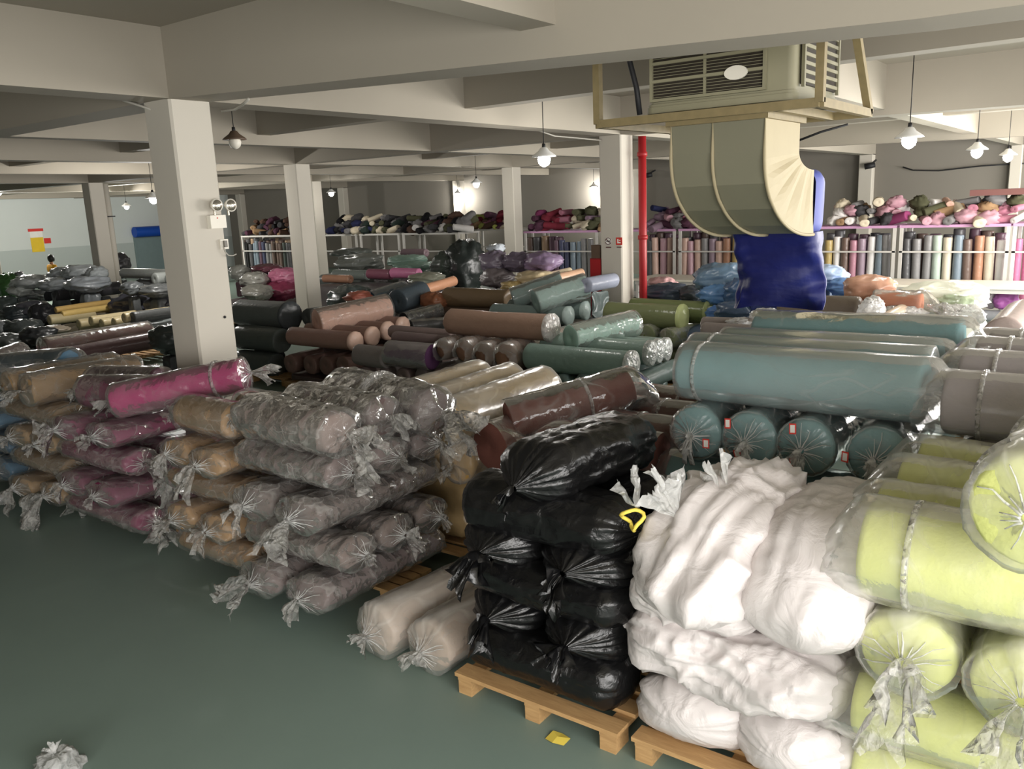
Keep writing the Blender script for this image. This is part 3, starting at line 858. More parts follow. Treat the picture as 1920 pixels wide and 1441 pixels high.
# ================================================================== GOLD STACK between
GOLD = (206, 176, 120)
ggo = 'straw gold rolls'
pallet(-5.2, -4.0, 4.72, 6.1, 'pallet under the straw gold rolls')
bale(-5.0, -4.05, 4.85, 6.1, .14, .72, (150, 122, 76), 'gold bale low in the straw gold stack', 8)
for i, x in enumerate((-4.75, -4.42, -4.08)):
    roll((x, 4.72, .90), (x, 6.05, .90), .165, (176, 140, 82), 'deep gold roll in the lower row of the gold stack, %s from the brown rolls' % ('third', 'second', 'first')[i], ggo, film=FILM_MILKY, ends=('tie', 'cut'), crumple=.02, tails=(.7, 0))
for i, x in enumerate((-4.86, -4.50, -4.12)):
    roll((x, 4.62, 1.23), (x + .02, 6.0, 1.25), .172, GOLD, 'straw gold roll on top of the gold stack, %s from the brown rolls' % ('third', 'second', 'first')[i], ggo, film=FILM_MILKY, ends=('tie', 'tie'), crumple=.02, tails=(.7, .5))

# ================================================================== FLOOR ROLLS between mauve-film stack and black stack
gf = 'beige rolls on the floor'
roll((-3.72, 3.42, .185), (-3.55, 4.9, .185), .18, (186, 168, 152), 'beige roll in milky film lying on the floor beside the taupe stack', gf, film=FILM_MILKY, ends=('tie', 'cut'), crumple=.02, tails=(.6, 0), ext=.09, stars=(1, 0), pleats=17, M=64)
roll((-3.30, 3.46, .18), (-3.25, 4.9, .18), .17, (176, 156, 138), 'second beige roll on the floor, tucked against the black stack', gf, film=FILM_MILKY, ends=('tie', 'cut'), crumple=.025, tails=(.7, 0), ext=.09, stars=(1, 0), pleats=15, M=64)


# ================================================================== FILM-WRAPPED FRONT STACKS on the shaded side
ORD = ['first', 'second', 'third', 'fourth', 'fifth', 'sixth', 'seventh', 'eighth', 'ninth', 'tenth', 'eleventh', 'twelfth']
LAY = ['lowest', 'second', 'third', 'fourth', 'fifth', 'sixth', 'top']


def film_stack(name, col, x0, x1, y0, y1, layers, film=None, crumple=.03, tailk=1.0):
    """alternate courses of bolts: 'x' courses lie along the aisle, 'y' courses point to it"""
    film = film or FILM_CRUMPLED
    z = .14
    rg = random.Random(len(name) * 7 + int(abs(x0) * 10))
    grp = name + ' bolts'
    for li, (kind, h, cnt) in enumerate(layers):
        lay = LAY[li]
        cc = col[li % len(col)]
        rv = h / 2 - .004
        w = ((y1 - y0) if kind == 'x' else (x1 - x0)) / cnt
        r = w / 2 - .006
        sq = rv / r
        cr = crumple * .7
        for i in range(cnt):
            j = rg.uniform(-.05, .05); j2 = rg.uniform(-.05, .05)
            c0 = (y0 if kind == 'x' else x0) + w * (i + .5)
            if kind == 'x':
                A, B = (x0 + j, c0, z + rv), (x1 + j2, c0, z + rv)
                lab = '%s bolt lying along the aisle, %s course, %s from front' % (name, lay, ORD[i])
            else:
                A, B = (c0, y0 + j, z + rv), (c0, y1 + j2, z + rv)
                lab = '%s bolt with end facing the aisle, %s course, %s along' % (name, lay, ORD[i])
            ks = tuple(tailk * rg.choice((.3, .4, .5, .6, .9)) for _ in range(2))
            roll(A, B, r - cr, cc, lab, grp, film=film, ends=('tie', 'tie'), crumple=cr, tails=(ks[0], ks[1] if kind == 'x' else 0), sq=sq, droop=rg.uniform(.2, 1.6), ext=.09, lump=.09, M=60, n=34, tail_len=.17, tail_rad=.75, stars=(1, 1) if kind == 'x' else (1, 0), pleats=15)
        z += h
    return z


TAUPE = [(104, 88, 86), (112, 96, 90), (98, 84, 80)]
pallet(-5.05, -4.12, 3.95, 4.4, 'pallet under the taupe rolls in crinkled film')
zt = film_stack('taupe stack', TAUPE, -5.08, -4.10, 3.42, 4.62, [('y', .29, 2), ('x', .29, 3), ('y', .29, 2), ('x', .28, 3)], crumple=.05, tailk=1.3)
roll((-5.02, 3.60, zt + .14), (-4.08, 3.58, zt + .13), .16, (122, 106, 100), 'taupe bolt with pale folded cloth at its end, front top of the taupe stack', 'taupe stack bolts', film=FILM_CRUMPLED, crumple=.05, tails=(1, 1.6), sq=.9, lump=.1, ext=.08)
roll((-5.0, 4.0, zt + .14), (-4.1, 4.0, zt + .14), .16, (96, 82, 80), 'dark taupe bolt behind the front top bolt of the taupe stack', 'taupe stack bolts', film=FILM_CRUMPLED, crumple=.04, tails=(1, 1), sq=.9, lump=.08)
roll((-5.08, 4.5, zt + .13), (-3.95, 4.36, zt + .12), .175, (92, 80, 78), 'long dark taupe bolt across the rear top, big white knot at its end', 'taupe stack bolts', film=FILM_CRUMPLED, crumple=.05, tails=(1, 2.0), sq=.95, lump=.05, ext=.1, straps=(.45,))
TAN = [(158, 124, 84), (166, 132, 92), (146, 112, 74)]
pallet(-6.12, -5.2, 3.95, 4.4, 'pallet under the tan rolls beside the magenta stack')
zt = film_stack('tan stack', TAN, -6.1, -5.16, 3.46, 4.62, [('x', .27, 3), ('y', .26, 2), ('x', .26, 3), ('y', .26, 2)], film=FILM_SLACK, crumple=.045, tailk=1.3)
for i, y in enumerate((3.66, 4.0, 4.42)):
    roll((-5.95 + .30 * i, y, zt + .145), (-5.28 + .12 * i, y, zt + .145), .145, TAN[1], 'tan bolt across the top of the tan stack, %s from the aisle' % ORD[i], 'tan stack bolts', film=FILM_SLACK, crumple=.03, tails=(1, 0), sq=.9, lump=.06)
MAG = [(118, 44, 78), (108, 42, 72), (126, 48, 84)]
pallet(-7.85, -6.75, 3.95, 4.4, 'pallet under the magenta rolls')
zt = film_stack('magenta stack', MAG, -7.85, -6.72, 3.46, 4.24, [('x', .26, 2), ('y', .26, 2), ('x', .26, 2), ('y', .25, 2)], film=FILM_SLACK, crumple=.05, tailk=1.5)
for i, (A, B, c) in enumerate((((-7.95, 3.98, 1.335), (-7.1, 4.16, 1.36), (92, 52, 68)), ((-7.55, 3.68, 1.335), (-6.45, 4.05, 1.36), (104, 46, 70)), ((-6.70, 3.50, 1.375), (-5.80, 4.12, 1.56), (150, 52, 96)))):
    roll(A, B, .15, c, 'long magenta bolt on top of the magenta stack, %s from the tan stack' % ('third', 'second', 'first')[i], 'magenta stack bolts', film=FILM_SLACK, crumple=.015, tails=(.8, 1.1), lump=.04, straps=(.8,) if i == 2 else (), sq=.95, M=48, n=24, stars=(1, 1))
BEI = [(150, 122, 86), (142, 116, 84), (158, 130, 94)]
pallet(-9.05, -8.0, 3.95, 4.4, 'pallet under the beige rolls by the magenta stack')
zt = film_stack('beige stack', BEI, -9.05, -8.0, 3.52, 4.42, [('y', .26, 2), ('x', .26, 2), ('y', .25, 2), ('x', .25, 2)], film=FILM_SLACK, crumple=.035, tailk=1.3)
for i, x in enumerate((-8.75, -8.33)):
    roll((x, 3.5, zt + .14), (x, 4.6, zt + .14), .155, BEI[i], 'beige bolt end on top of the beige stack, %s' % ('beside the blue roll', 'beside the magenta stack')[i], 'beige stack bolts', film=FILM_SLACK, crumple=.03, tails=(1, 1), sq=.95)
BLU = [(66, 104, 130), (58, 94, 120)]
pallet(-10.6, -9.4, 3.95, 4.4, 'pallet under the steel blue rolls at the frame edge')
zt = film_stack('steel blue stack', BLU, -10.6, -9.3, 3.6, 4.6, [('y', .28, 2), ('x', .28, 2), ('y', .28, 2)], film=FILM_SLACK, crumple=.03, tailk=1.2)
roll((-10.9, 3.8, zt + .18), (-9.15, 4.35, zt + .34), .19, (72, 114, 142), 'long steel blue roll slanting over the top of the blue stack', 'steel blue stack bolts', film=FILM, crumple=.015, ends=('tie', 'open'), tails=(0, 1))

# ================================================================== EVAPORATIVE COOLER hanging in the bay behind the front beam
AX0, AX1, AY0, AY1, AZ0, AZ1 = -3.10, -1.96, 6.0, 7.05, 3.46, 4.36
ac = empty('air_cooler', (-2.53, 6.5, AZ0), 'beige evaporative air cooler hung under the ceiling above a big duct elbow', 'air cooler')
def rrect(b, x0, x1, y0, y1, z0, z1, r, mi=0, seg=4):
    pts = []
    for (cx_, cy_, a0) in ((x1 - r, y1 - r, 0), (x0 + r, y1 - r, 90), (x0 + r, y0 + r, 180), (x1 - r, y0 + r, 270)):
        for k in range(seg + 1):
            a = radians(a0 + 90 * k / seg); pts.append((cx_ + r * cos(a), cy_ + r * sin(a)))
    n = len(pts)
    v = [(x, y, z0) for x, y in pts] + [(x, y, z1) for x, y in pts]
    return b.add(v, [(i, (i + 1) % n, n + (i + 1) % n, n + i) for i in range(n)] + [tuple(range(n - 1, -1, -1)), tuple(range(n, 2 * n))], mi)


bb = MB()
rrect(bb, AX0 + .02, AX1 - .02, AY0 + .02, AY1 - .02, AZ0 + .06, AZ1, .05); sharp(bb.build('housing', AC_BODY, ac))
bb = MB(); rrect(bb, AX0 - .005, AX1 + .005, AY0 - .005, AY1 + .005, AZ0, AZ0 + .045, .07); rrect(bb, AX0 + .005, AX1 - .005, AY0 + .005, AY1 - .005, AZ0 + .045, AZ0 + .065, .06)
sharp(bb.build('water_tray', AC_BODY, ac))
gx0, gx1, gz0, gz1 = AX0 + .07, AX1 - .225, AZ0 + .10, AZ1 - .05
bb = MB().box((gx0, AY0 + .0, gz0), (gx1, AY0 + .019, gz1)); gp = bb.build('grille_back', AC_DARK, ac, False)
bb = MB()
for (p, q) in (((gx0 - .02, gz0 - .02), (gx1 + .02, gz0)), ((gx0 - .02, gz1), (gx1 + .02, gz1 + .02)), ((gx0 - .02, gz0), (gx0, gz1)), ((gx1, gz0), (gx1 + .02, gz1))):
    bb.box((p[0], AY0 - .025, p[1]), (q[0], AY0 + .01, q[1]))
for k in range(1, 6):
    z = lerp(gz0, gz1, k / 6); bb.box((gx0, AY0 - .022, z - .010), (gx1, AY0 - .004, z + .010))
for k in range(36):
    z = lerp(gz0, gz1, (k + .5) / 36); bb.box((gx0, AY0 - .014, z - .0016), (gx1, AY0 - .003, z + .0016))
bb.box(((gx0 + gx1) / 2 - .02, AY0 - .012, gz0), ((gx0 + gx1) / 2 + .0, AY0 - .001, gz1))
bb.build('front_grille', AC_BODY, ac, False)
th = np.linspace(0, 2 * pi, 25)[:-1]
bx, bz = gx1 - .19, gz0 + .115
v = [(bx + .085 * cos(t), AY0 - .036, bz + .048 * sin(t)) for t in th] + [(bx + .085 * cos(t), AY0 - .022, bz + .048 * sin(t)) for t in th]
MB().add(v, [tuple(range(24)), *[(i, 24 + i, 24 + (i + 1) % 24, (i + 1) % 24) for i in range(24)]]).build('badge', WHITE_PL, ac, False)
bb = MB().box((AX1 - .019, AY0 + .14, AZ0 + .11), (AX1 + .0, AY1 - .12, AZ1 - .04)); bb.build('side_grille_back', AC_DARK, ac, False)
bb = MB()
for k in range(13):
    z = lerp(AZ0 + .11, AZ1 - .04, (k + .5) / 13); bb.box((AX1 - .005, AY0 + .14, z - .014), (AX1 + .012, AY1 - .12, z + .010))
for y in (AY0 + .12, AY0 + .5, AY1 - .12): bb.box((AX1 - .005, y, AZ0 + .09), (AX1 + .018, y + .03, AZ1 - .03))
bb.build('side_grille', AC_BODY, ac, False)
# angle-iron cradle
fr = empty('hanging_frame', (-2.6, 6.6, 3.4), 'rusty cream steel frame hung from the ceiling, carrying the air cooler', 'steel frame')
FX0, FX1, FY0, FY1, FZ = -3.50, -1.79, 5.98, 7.26, 3.42
for nm, a_, c_ in (('front_rail', (FX0, FY0, FZ), (FX1, FY0, FZ)), ('back_rail', (FX0, FY1, FZ), (FX1, FY1, FZ)), ('end_rail', (FX1, FY0, FZ), (FX1, FY1, FZ)), ('end_rail', (FX0, FY0, FZ), (FX0 + .05, FY1, FZ)), ('cross_rail', (AX1 - .12, FY0, FZ - .0), (AX1 - .12, FY1, FZ - .0)),
                   ('hanger', (FX0, FY0, FZ), (FX0, FY0, ZC)), ('hanger', (FX1, FY0, FZ), (FX1, FY0, ZC)), ('brace', (FX1, FY1, FZ), (FX1, 6.40, ZC)), ('hanger', (FX0, FY1, FZ), (FX0, FY1, ZC))):
    MB().bar(a_, c_, .055, .06).build(nm, AC_FRAME, fr, False)
hp = P(1130, 118, 5.95); 
tag(MB().wire([(-3.42, 5.92, 4.40), (-3.36, 5.94, 4.15), (-3.22, 5.96, 3.9), (-3.15, 5.96, 3.65), (-3.13, 5.97, 3.46)], .022).build('power_conduit', DARK, loc=(-3.2, 5.95, 3.5)), 'dark curved conduit running down beside the air cooler', 'conduit')
# duct elbow: square neck turning from straight down to the far side, blue cloth sleeve on its mouth
du = empty('duct_elbow', (-2.55, 6.6, 2.5), 'large sheet metal duct elbow with lit creased cheek below the air cooler', 'duct')
DX0, DX1 = -2.93, -2.20
def prof(n=20):
    """outer (near, under) and inner (throat) curves in the Y-Z plane"""
    out = [(6.10, 3.45)]; inn = [(6.86, 3.45)]
    for t in np.linspace(0, 1, n):
        a = t * pi / 2
        out.append((6.10 + (7.30 - 6.10) * (1 - cos(a)) ** 1.05, 3.15 - .66 * sin(a) ** .9))
        inn.append((6.86 + .40 * (1 - cos(a)), 3.15 - .14 * sin(a)))
    return out, inn


out_, inn_ = prof()
n = len(out_)
def strip(b, pts, x0, x1, mi=0, off=0):
    v = [(x0, y, z) for y, z in pts] + [(x1, y, z) for y, z in pts]
    m = len(pts)
    b.add(v, [(i, i + 1, m + i + 1, m + i) for i in range(m - 1)], mi)
xm = (DX0 + DX1) / 2 - .03
# hinge the facets: the wall is five flat gores
sel = [0, 1, 5, 9, 13, 17, 20]
og = [out_[min(i, n - 1)] for i in sel]
bb = MB(); strip(bb, og, DX0, xm); strip(bb, og, xm, DX1); bb.build('outer_sheet', DUCT, du, False)
bb = MB(); strip(bb, inn_, DX1, DX0); bb.build('throat_sheet', DUCT, du)
bb = MB()
v = []; rows = 7
for i in range(n):
    for j in range(rows):
        t = j / (rows - 1)
        y = lerp(out_[i][0], inn_[i][0], t); z = lerp(out_[i][1], inn_[i][1], t)
        v.append((DX1 + (.012 * math.sin(i * 1.45) * sin(pi * t) if 2 < i else 0), y, z))
f = [(i * rows + j, (i + 1) * rows + j, (i + 1) * rows + j + 1, i * rows + j + 1) for i in range(n - 1) for j in range(rows - 1)]
bb.add(v, f); bb.build('cheek', DUCT_LIT, du, False)
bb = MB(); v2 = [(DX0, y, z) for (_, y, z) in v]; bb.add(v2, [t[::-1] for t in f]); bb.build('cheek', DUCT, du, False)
bb = MB()
for x in (xm, DX1, DX0): bb.wire([(x, y - .008 if k < 8 else y, z - .008) for k, (y, z) in enumerate(out_)], .014, 6)
bb.build('seam_bead', DUCT_LIT, du)
MB().box((DX0 - .03, 6.06, 3.36), (DX1 + .03, 6.10, 3.42)).box((DX1, 6.10, 3.36), (DX1 + .03, 6.92, 3.42)).build('collar_flange', AC_FRAME, du, False)
# blue sleeve
sl = empty('cloth_sleeve', (-2.5, 7.4, 2.2), 'deep blue cloth sleeve hanging limp from the duct mouth', 'cloth sleeve')
M_ = 40; nz = 22; V = []
for i in range(nz):
    t = i / (nz - 1)
    for j in range(M_):
        a = 2 * pi * j / M_
        # a soft rectangular sock, mouth at the duct, flattened as it hangs
        w_ = .375; d_ = lerp(.18, .045, min(1, t * 1.8))
        cx_ = lerp(-2.56, -2.515, t); cy_ = lerp(7.46, 7.42, t)
        x = cx_ + w_ * np.sign(cos(a)) * abs(cos(a)) ** .35
        y = cy_ + d_ * np.sign(sin(a)) * abs(sin(a)) ** .45
        z = lerp(2.50, 1.84, t)
        x += .03 * math.sin(3 * t + 5 * a) * t
        y += .05 * math.sin(6.5 * x + 4 * t) * (.3 + t) + .035 * math.sin(17 * x - 9 * t) * (.2 + t) + .02 * math.sin(23 * t + 9 * x)
        z += (.02 * math.sin(9 * x)) * t
        V.append((x, y, z))
f = [(i * M_ + j, i * M_ + (j + 1) % M_, (i + 1) * M_ + (j + 1) % M_, (i + 1) * M_ + j) for i in range(nz - 1) for j in range(M_)]
bb = MB(); bb.add(V, f); bb.build('hanging_sock', BLUE, sl)
bb = MB()
# collar of cloth drawn over the mouth
cs = [(7.30, 1.0), (7.36, 1.04), (7.46, 1.05), (7.58, .98)]
rect = []
for (y, k) in cs:
    zc, zh, xc, xh = 2.745, .27 * k, (DX0 + DX1) / 2, .37 * k
    ring = []
    for j in range(32):
        a = 2 * pi * j / 32
        ring.append((xc + xh * np.sign(cos(a)) * min(1, abs(cos(a)) ** .3), y + .012 * math.sin(7 * a), zc + zh * np.sign(sin(a)) * min(1, abs(sin(a)) ** .3)))
    rect.append(ring)
v = [p for r_ in rect for p in r_]
f = [(i * 32 + j, i * 32 + (j + 1) % 32, (i + 1) * 32 + (j + 1) % 32, (i + 1) * 32 + j) for i in range(3) for j in range(32)] + [tuple(96 + j for j in range(32))]
bb.add(v, f); bb.build('mouth_collar', plain('blue_sleeve_collar', (70, 80, 152), .6, noise=.1), sl)

# ================================================================== fittings on the columns
cx = CX[0] + CS / 2            # lit face of the near column
e0 = PX(387, 404, cx); e1 = PX(435, 426, cx)
em = empty('emergency_light', (cx, (e0[1] + e1[1]) / 2, e1[2]), 'white twin-head emergency light high on the near column', 'emergency light')
ya, yb2 = e0[1], min(e1[1], CY[0] + CS / 2 - .01)
MB().box((cx, ya, e1[2]), (cx + .055, yb2, e0[2])).build('battery_box', WHITE_PL, em, False)
for px_ in (397, 423):
    p = PX(px_, 385, cx); 
    hd_ = MB().tube([(cx + .0, p[1], p[2]), (cx + .03, p[1], p[2]), (cx + .075, p[1], p[2]), (cx + .085, p[1], p[2])], [.02, .04, .058, .06], 20).build('lamp_head', WHITE_PL, em)
    MB().tube([(cx + .084, p[1], p[2]), (cx + .088, p[1], p[2])], [.05, .048], 20).build('reflector', CHROME, hd_)
    MB().bar((cx + .03, p[1], e0[2] - .005), (cx + .03, p[1], p[2] - .04), .014).build('lamp_bracket', CHROME, em, False)
MB().disc((cx + .056, lerp(ya, yb2, .45), lerp(e1[2], e0[2], .78)), (1, 0, 0), .006, .006, 10).build('indicator', TAG_RED, em, False)
s0 = PX(410, 449, cx); s1 = PX(427, 466, cx)
so = empty('wall_socket', (cx, s0[1], s1[2]), 'white socket with a dangling lead below the emergency light', 'socket')
MB().box((cx, s0[1], s1[2]), (cx + .02, s1[1], s0[2])).build('face_plate', WHITE_PL, so, False)
q = PX(419, 457, cx)
MB().box((cx + .02, q[1] - .018, q[2] - .03), (cx + .045, q[1] + .012, q[2] + .03)).build('plug', plain('plug_grey', (120, 116, 108), .5), so, False)
ps = [PX(a_, b_, cx + .03) for a_, b_ in ((419, 462), (422, 472), (429, 479), (437, 479), (443, 476))]
MB().wire(ps, .006).build('lead', WIRE, so)
q = PX(421, 594, cx); tag(MB().disc((cx + .004, q[1], q[2]), (1, 0, 0), .013, .01, 12).build('bolt_head', DARK, loc=q), 'dark bolt head low on the near column face', 'bolt')
# signs and hydrant cabinet at the second column of the row
cy_ = CY[1] - CS / 2
q = P(1141, 452, cy_)
sg = empty('fire_sign', (q[0], cy_, q[2]), 'round no-smoking sign on the shaded column face by the red pipe', 'sign')
MB().disc((q[0], cy_ - .003, q[2]), (0, -1, 0), .062, .006, 24).build('sign_face', PAPER_W, sg, False)
RING = plain('sign_ring', (92, 60, 60), .6)
MB().wire([(q[0] + .055 * cos(t), cy_ - .008, q[2] + .055 * sin(t)) for t in np.linspace(0, 2 * pi, 25)], .006, 6).build('ring', RING, sg)
MB().bar((q[0] - .04, cy_ - .008, q[2] + .04), (q[0] + .04, cy_ - .008, q[2] - .04), .010).build('slash', RING, sg, False)
MB().box((q[0] - .035, cy_ - .010, q[2] - .007), (q[0] + .03, cy_ - .006, q[2] + .009)).build('cigarette', DARK, sg, False)
MB().box((q[0] - .05, cy_ - .006, q[2] - .11), (q[0] + .05, cy_, q[2] - .092)).build('caption_strip', RING, sg, False)
q = P(1161, 452, cy_)
sg = empty('fire_sign', (q[0], cy_, q[2]), 'square red fire sign on the shaded column face by the red pipe', 'sign')
MB().box((q[0] - .058, cy_ - .006, q[2] - .062), (q[0] + .058, cy_, q[2] + .062)).build('sign_face', TAG_RED, sg, False)
MB().box((q[0] - .032, cy_ - .009, q[2] - .034), (q[0] - .012, cy_ - .005, q[2] + .036)).box((q[0] - .012, cy_ - .009, q[2] - .034), (q[0] + .03, cy_ - .005, q[2] - .012)).box((q[0] + .0, cy_ - .009, q[2] + .006), (q[0] + .028, cy_ - .005, q[2] + .022)).build('white_symbol', PAPER_W, sg, False)
MB().box((q[0] - .045, cy_ - .006, q[2] - .105), (q[0] + .045, cy_, q[2] - .09)).build('caption_strip', RING, sg, False)
q0 = P(1116, 484, cy_); 
hc = empty('hydrant_cabinet', (q0[0] + .2, cy_, .3), 'dark red fire cabinet standing beside the column with fire signs', 'fire cabinet')
MB().box((CX[0] - .42, CY[1] - .2, .0), (CX[0] - CS / 2 - .002, CY[1] + .1, q0[2])).build('cabinet_body', RED_DARK, hc, False)
MB().box((CX[0] - .41, CY[1] - .215, .35), (CX[0] - CS / 2 - .01, CY[1] - .2, q0[2] - .02)).build('door', RED_PIPE, hc, False)
MB().box((CX[0] - .40, CY[1] - .19, q0[2]), (CX[0] - CS / 2 - .02, CY[1] + .05, q0[2] + .22)).build('hose_box', plain('cabinet_brown', (92, 74, 60), .6), hc, False)
pr = px_r(7.5, P(1205, 400, CY[1]))
rp_ = P(1205, 420, CY[1] + .16)
pp = empty('fire_pipe', (rp_[0], CY[1] + .16, 0), 'bright red vertical fire main beside the lit column face', 'pipe')
MB().tube([(rp_[0], CY[1] + .16, 0), (rp_[0], CY[1] + .16, 3.82)], [pr, pr], 18).build('pipe_run', RED_PIPE, pp)
for z in (2.15, 3.5): MB().tube([(rp_[0], CY[1] + .16, z), (rp_[0], CY[1] + .16, z + .07)], [pr * 1.25, pr * 1.25], 18).build('coupling', RED_PIPE, pp)
# drain pipe by the far column
q = P(204, 400, CY[1] + .42)
dp = empty('drain_pipe', (q[0], CY[1] + .42, 0), 'thin pale drain pipe beside the far left column', 'pipe')
MB().tube([(q[0], CY[1] + .42, 0), (q[0], CY[1] + .42, 3.83)], [.09, .09], 12).build('pipe_run', PAINT_COL, dp)
for z in (2.9,): MB().box((q[0] - .12, CY[1] + .28, z), (q[0] + .12, CY[1] + .54, z + .03)).build('clamp', DARK, dp, False)
# thin cables under beams
for nm, pts, lab in (('a', [P(415, 208, 4.7), P(440, 205, 4.75), P(455, 196, 4.6), P(466, 186, 4.45)], 'thin white cable looping from the near column to the front beam'),
                     ('b', [P(1008, 244, 11.0), P(1040, 255, 11.5), P(1075, 258, 12), P(1127, 263, 12.4)], 'thin white cable sagging under the beam by the fire column'),
                     ('c', [P(230, 188, 4.3), P(262, 198, 4.4), P(288, 207, 4.45)], 'thin cable running to the shaded side of the near column'),
                     ('d', [P(1485, 268, 7.2), P(1540, 247, 7.25), P(1590, 233, 7.28)], 'dark cable slung beneath the air cooler frame')):
    o = MB().wire(pts, .012 if nm != 'd' else .010, 6).build('ceiling_cable', DARK if nm == 'd' else WIRE, loc=pts[0]); tag(o, lab, 'cable')
o = MB().wire([P(1693, 313, 28.85), P(1712, 319, 28.85), P(1760, 320, 28.85), P(1840, 311, 28.85), P(1925, 306, 28.85)], .022, 6).build('wall_cable', DARK, loc=(-6, 28.85, 3)); tag(o, 'black cable draped across the grey back wall above the racks', 'cable')
for (a_, b_, lab) in ((1217, 327, 'small dark security camera on the back wall column left of the duct'), (1633, 309, 'small dark security camera on the back wall column right of the duct')):
    q = P(a_, b_, 28.55)
    cm = empty('security_camera', q, lab, 'camera')
    MB().tube([q + (-.16, -.1, -.05), q + (.12, 0, 0)], [.09, .085], 12).build('camera_body', DARK, cm)
    MB().bar(q + (.05, 0, .05), q + (.05, .395, .15), .04).build('bracket', DARK, cm, False)


# ================================================================== pendant lamps
def lamp(px_, py_, Y, label, on=True, watt=60, top=ZC, r=.165):
    q = P(px_, py_, Y)
    root = empty('pendant_lamp', q, label, 'pendant lamp', 'pendant lamps')
    MB().wire([(q[0], q[1], q[2] + .17), (q[0], q[1], top)], .006, 6).build('cord', DARK, root)
    MB().tube([(q[0], q[1], q[2] + .17), (q[0], q[1], q[2] + .10)], [.022, .026], 12).build('socket', DARK, root)
    C = [(q[0], q[1], q[2] + z) for z in (.125, .115, .075, .02, .0, .004, .022, .075, .11)]
    MB().tube(C, [.02, .045, .075, r * .92, r, r * .97, r * .88, .07, .03], 24, cap=(True, False)).build('lamp_shade', SHADE if on else plain('lamp_enamel_brown', (96, 80, 66), .45), root)
    zz = [.09, .06, .02, -.035, -.085, -.115, -.128]
    MB().tube([(q[0], q[1], q[2] + z) for z in zz], [.03, .045, .072, .086, .072, .04, .008], 16).build('bulb', BULB if on else WHITE_PL, root)  # bulb drawn oversize, its glare put into the shape
    if on:
        l = bpy.data.lights.new('bulb_light', 'POINT'); l.energy = watt; l.color = (1, .97, .92); l.shadow_soft_size = .07
        lo = bpy.data.objects.new('bulb_light', l); COL.objects.link(lo); lo.parent = root; lo.location = (0, 0, -.21)
    return root


lamp(1705, 258, 11.2, 'lit lamp with white shade right of the air cooler, largest of the lamps', watt=40)
lamp(1832, 281, 15.5, 'lit lamp next beyond the largest one, above the long table', watt=60)
lamp(1890, 291, 19.0, 'lit lamp closest to the frame edge above the right-hand racks', watt=60)
lamp(1020, 294, 9.5, 'lit lamp between the lone lamp pillar and the fire column', watt=40)
lamp(893, 343, 18.5, 'lit lamp above the dark tarpaulin, near the back wall pier', watt=60)
lamp(621, 361, 20.0, 'lit lamp just beside the second column, over the dark racks', watt=50)
lamp(237, 386, 17.5, 'lit lamp above the blue shutter box, farther of the pair', watt=750)
lamp(287, 371, 10.5, 'lit lamp above the blue shutter box, nearer of the pair', watt=260)
lamp(-2, 359, 14.0, 'lit lamp cut by the frame edge near the yellow poster', watt=750)
lamp(858, 362, 28.35, 'lit lamp glaring against the back wall beside a pier', watt=130)
lamp(1113, 350, 28.35, 'lit lamp glaring against the back wall left of the fire column', watt=190)
lamp(440, 262, 7.5, 'unlit brownish lamp hanging right beside the near column', on=False)

# ================================================================== RACKS along the back, with pile and standing bolts
RY0, RY1, RZ = 21.35, 22.45, 1.95
def rx(px_): return P(px_, 445, RY0)[0]
def rack(pa, pb, label, y0=RY0, y1=RY1, shelf=STEEL_RACK, z=RZ):
    x0, x1 = P(pa, 445, y0)[0], P(pb, 445, y0)[0]
    root = empty('storage_rack', ((x0 + x1) / 2, (y0 + y1) / 2, 0), label, 'storage rack', 'storage racks')
    for x in (x0 + .04, x1 - .04):
        for y in (y0 + .03, y1 - .03): MB().box((x - .035, y - .03, 0), (x + .035, y + .03, z)).build('post', STEEL_RACK, root, False)
    MB().box((x0, y0 - .01, z - .05), (x1, y1 + .01, z + .01)).build('top_shelf', shelf, root, False)
    MB().box((x0, y0, 1.33), (x1, y0 + .035, 1.37)).build('guard_rail', STEEL_RACK, root, False)
    MB().box((x0, y0 + .02, .06), (x1, y1 - .02, .10)).build('bottom_shelf', STEEL_RACK, root, False)
    return x0, x1


RK = [(452, 668, 'rack at the far dark corner behind the second column'), (674, 748, 'narrow dark rack next right of the corner rack'), (754, 860, 'dark rack ending beside the black tarpaulin'),
      (982, 1120, 'rack with pink shelf edge behind the lamp pillar'), (1126, 1266, 'rack behind the fire column'), (1272, 1470, 'rack behind the duct elbow'), (1476, 1680, 'rack right of the blue sleeve'), (1686, 1894, 'rack above the long table at the right'), (1898, 2110, 'rack at the right frame edge')]
RKX = [rack(a_, b_, l_, shelf=SHELF_PINK if a_ > 900 else STEEL_RACK) for a_, b_, l_ in RK]
RKX.append(rack(872, 1000, 'rack set farther back behind the black tarpaulin', 23.6, 24.6))
WORDS = ['first', 'second', 'third', 'fourth', 'fifth', 'sixth', 'seventh', 'eighth', 'ninth', 'tenth', 'eleventh', 'twelfth', 'thirteenth', 'fourteenth', 'fifteenth', 'sixteenth', 'seventeenth', 'eighteenth', 'nineteenth', 'twentieth', 'twenty-first', 'twenty-second', 'twenty-third', 'twenty-fourth', 'twenty-fifth', 'twenty-sixth', 'twenty-seventh', 'twenty-eighth', 'twenty-ninth', 'thirtieth', 'thirty-first', 'thirty-second']
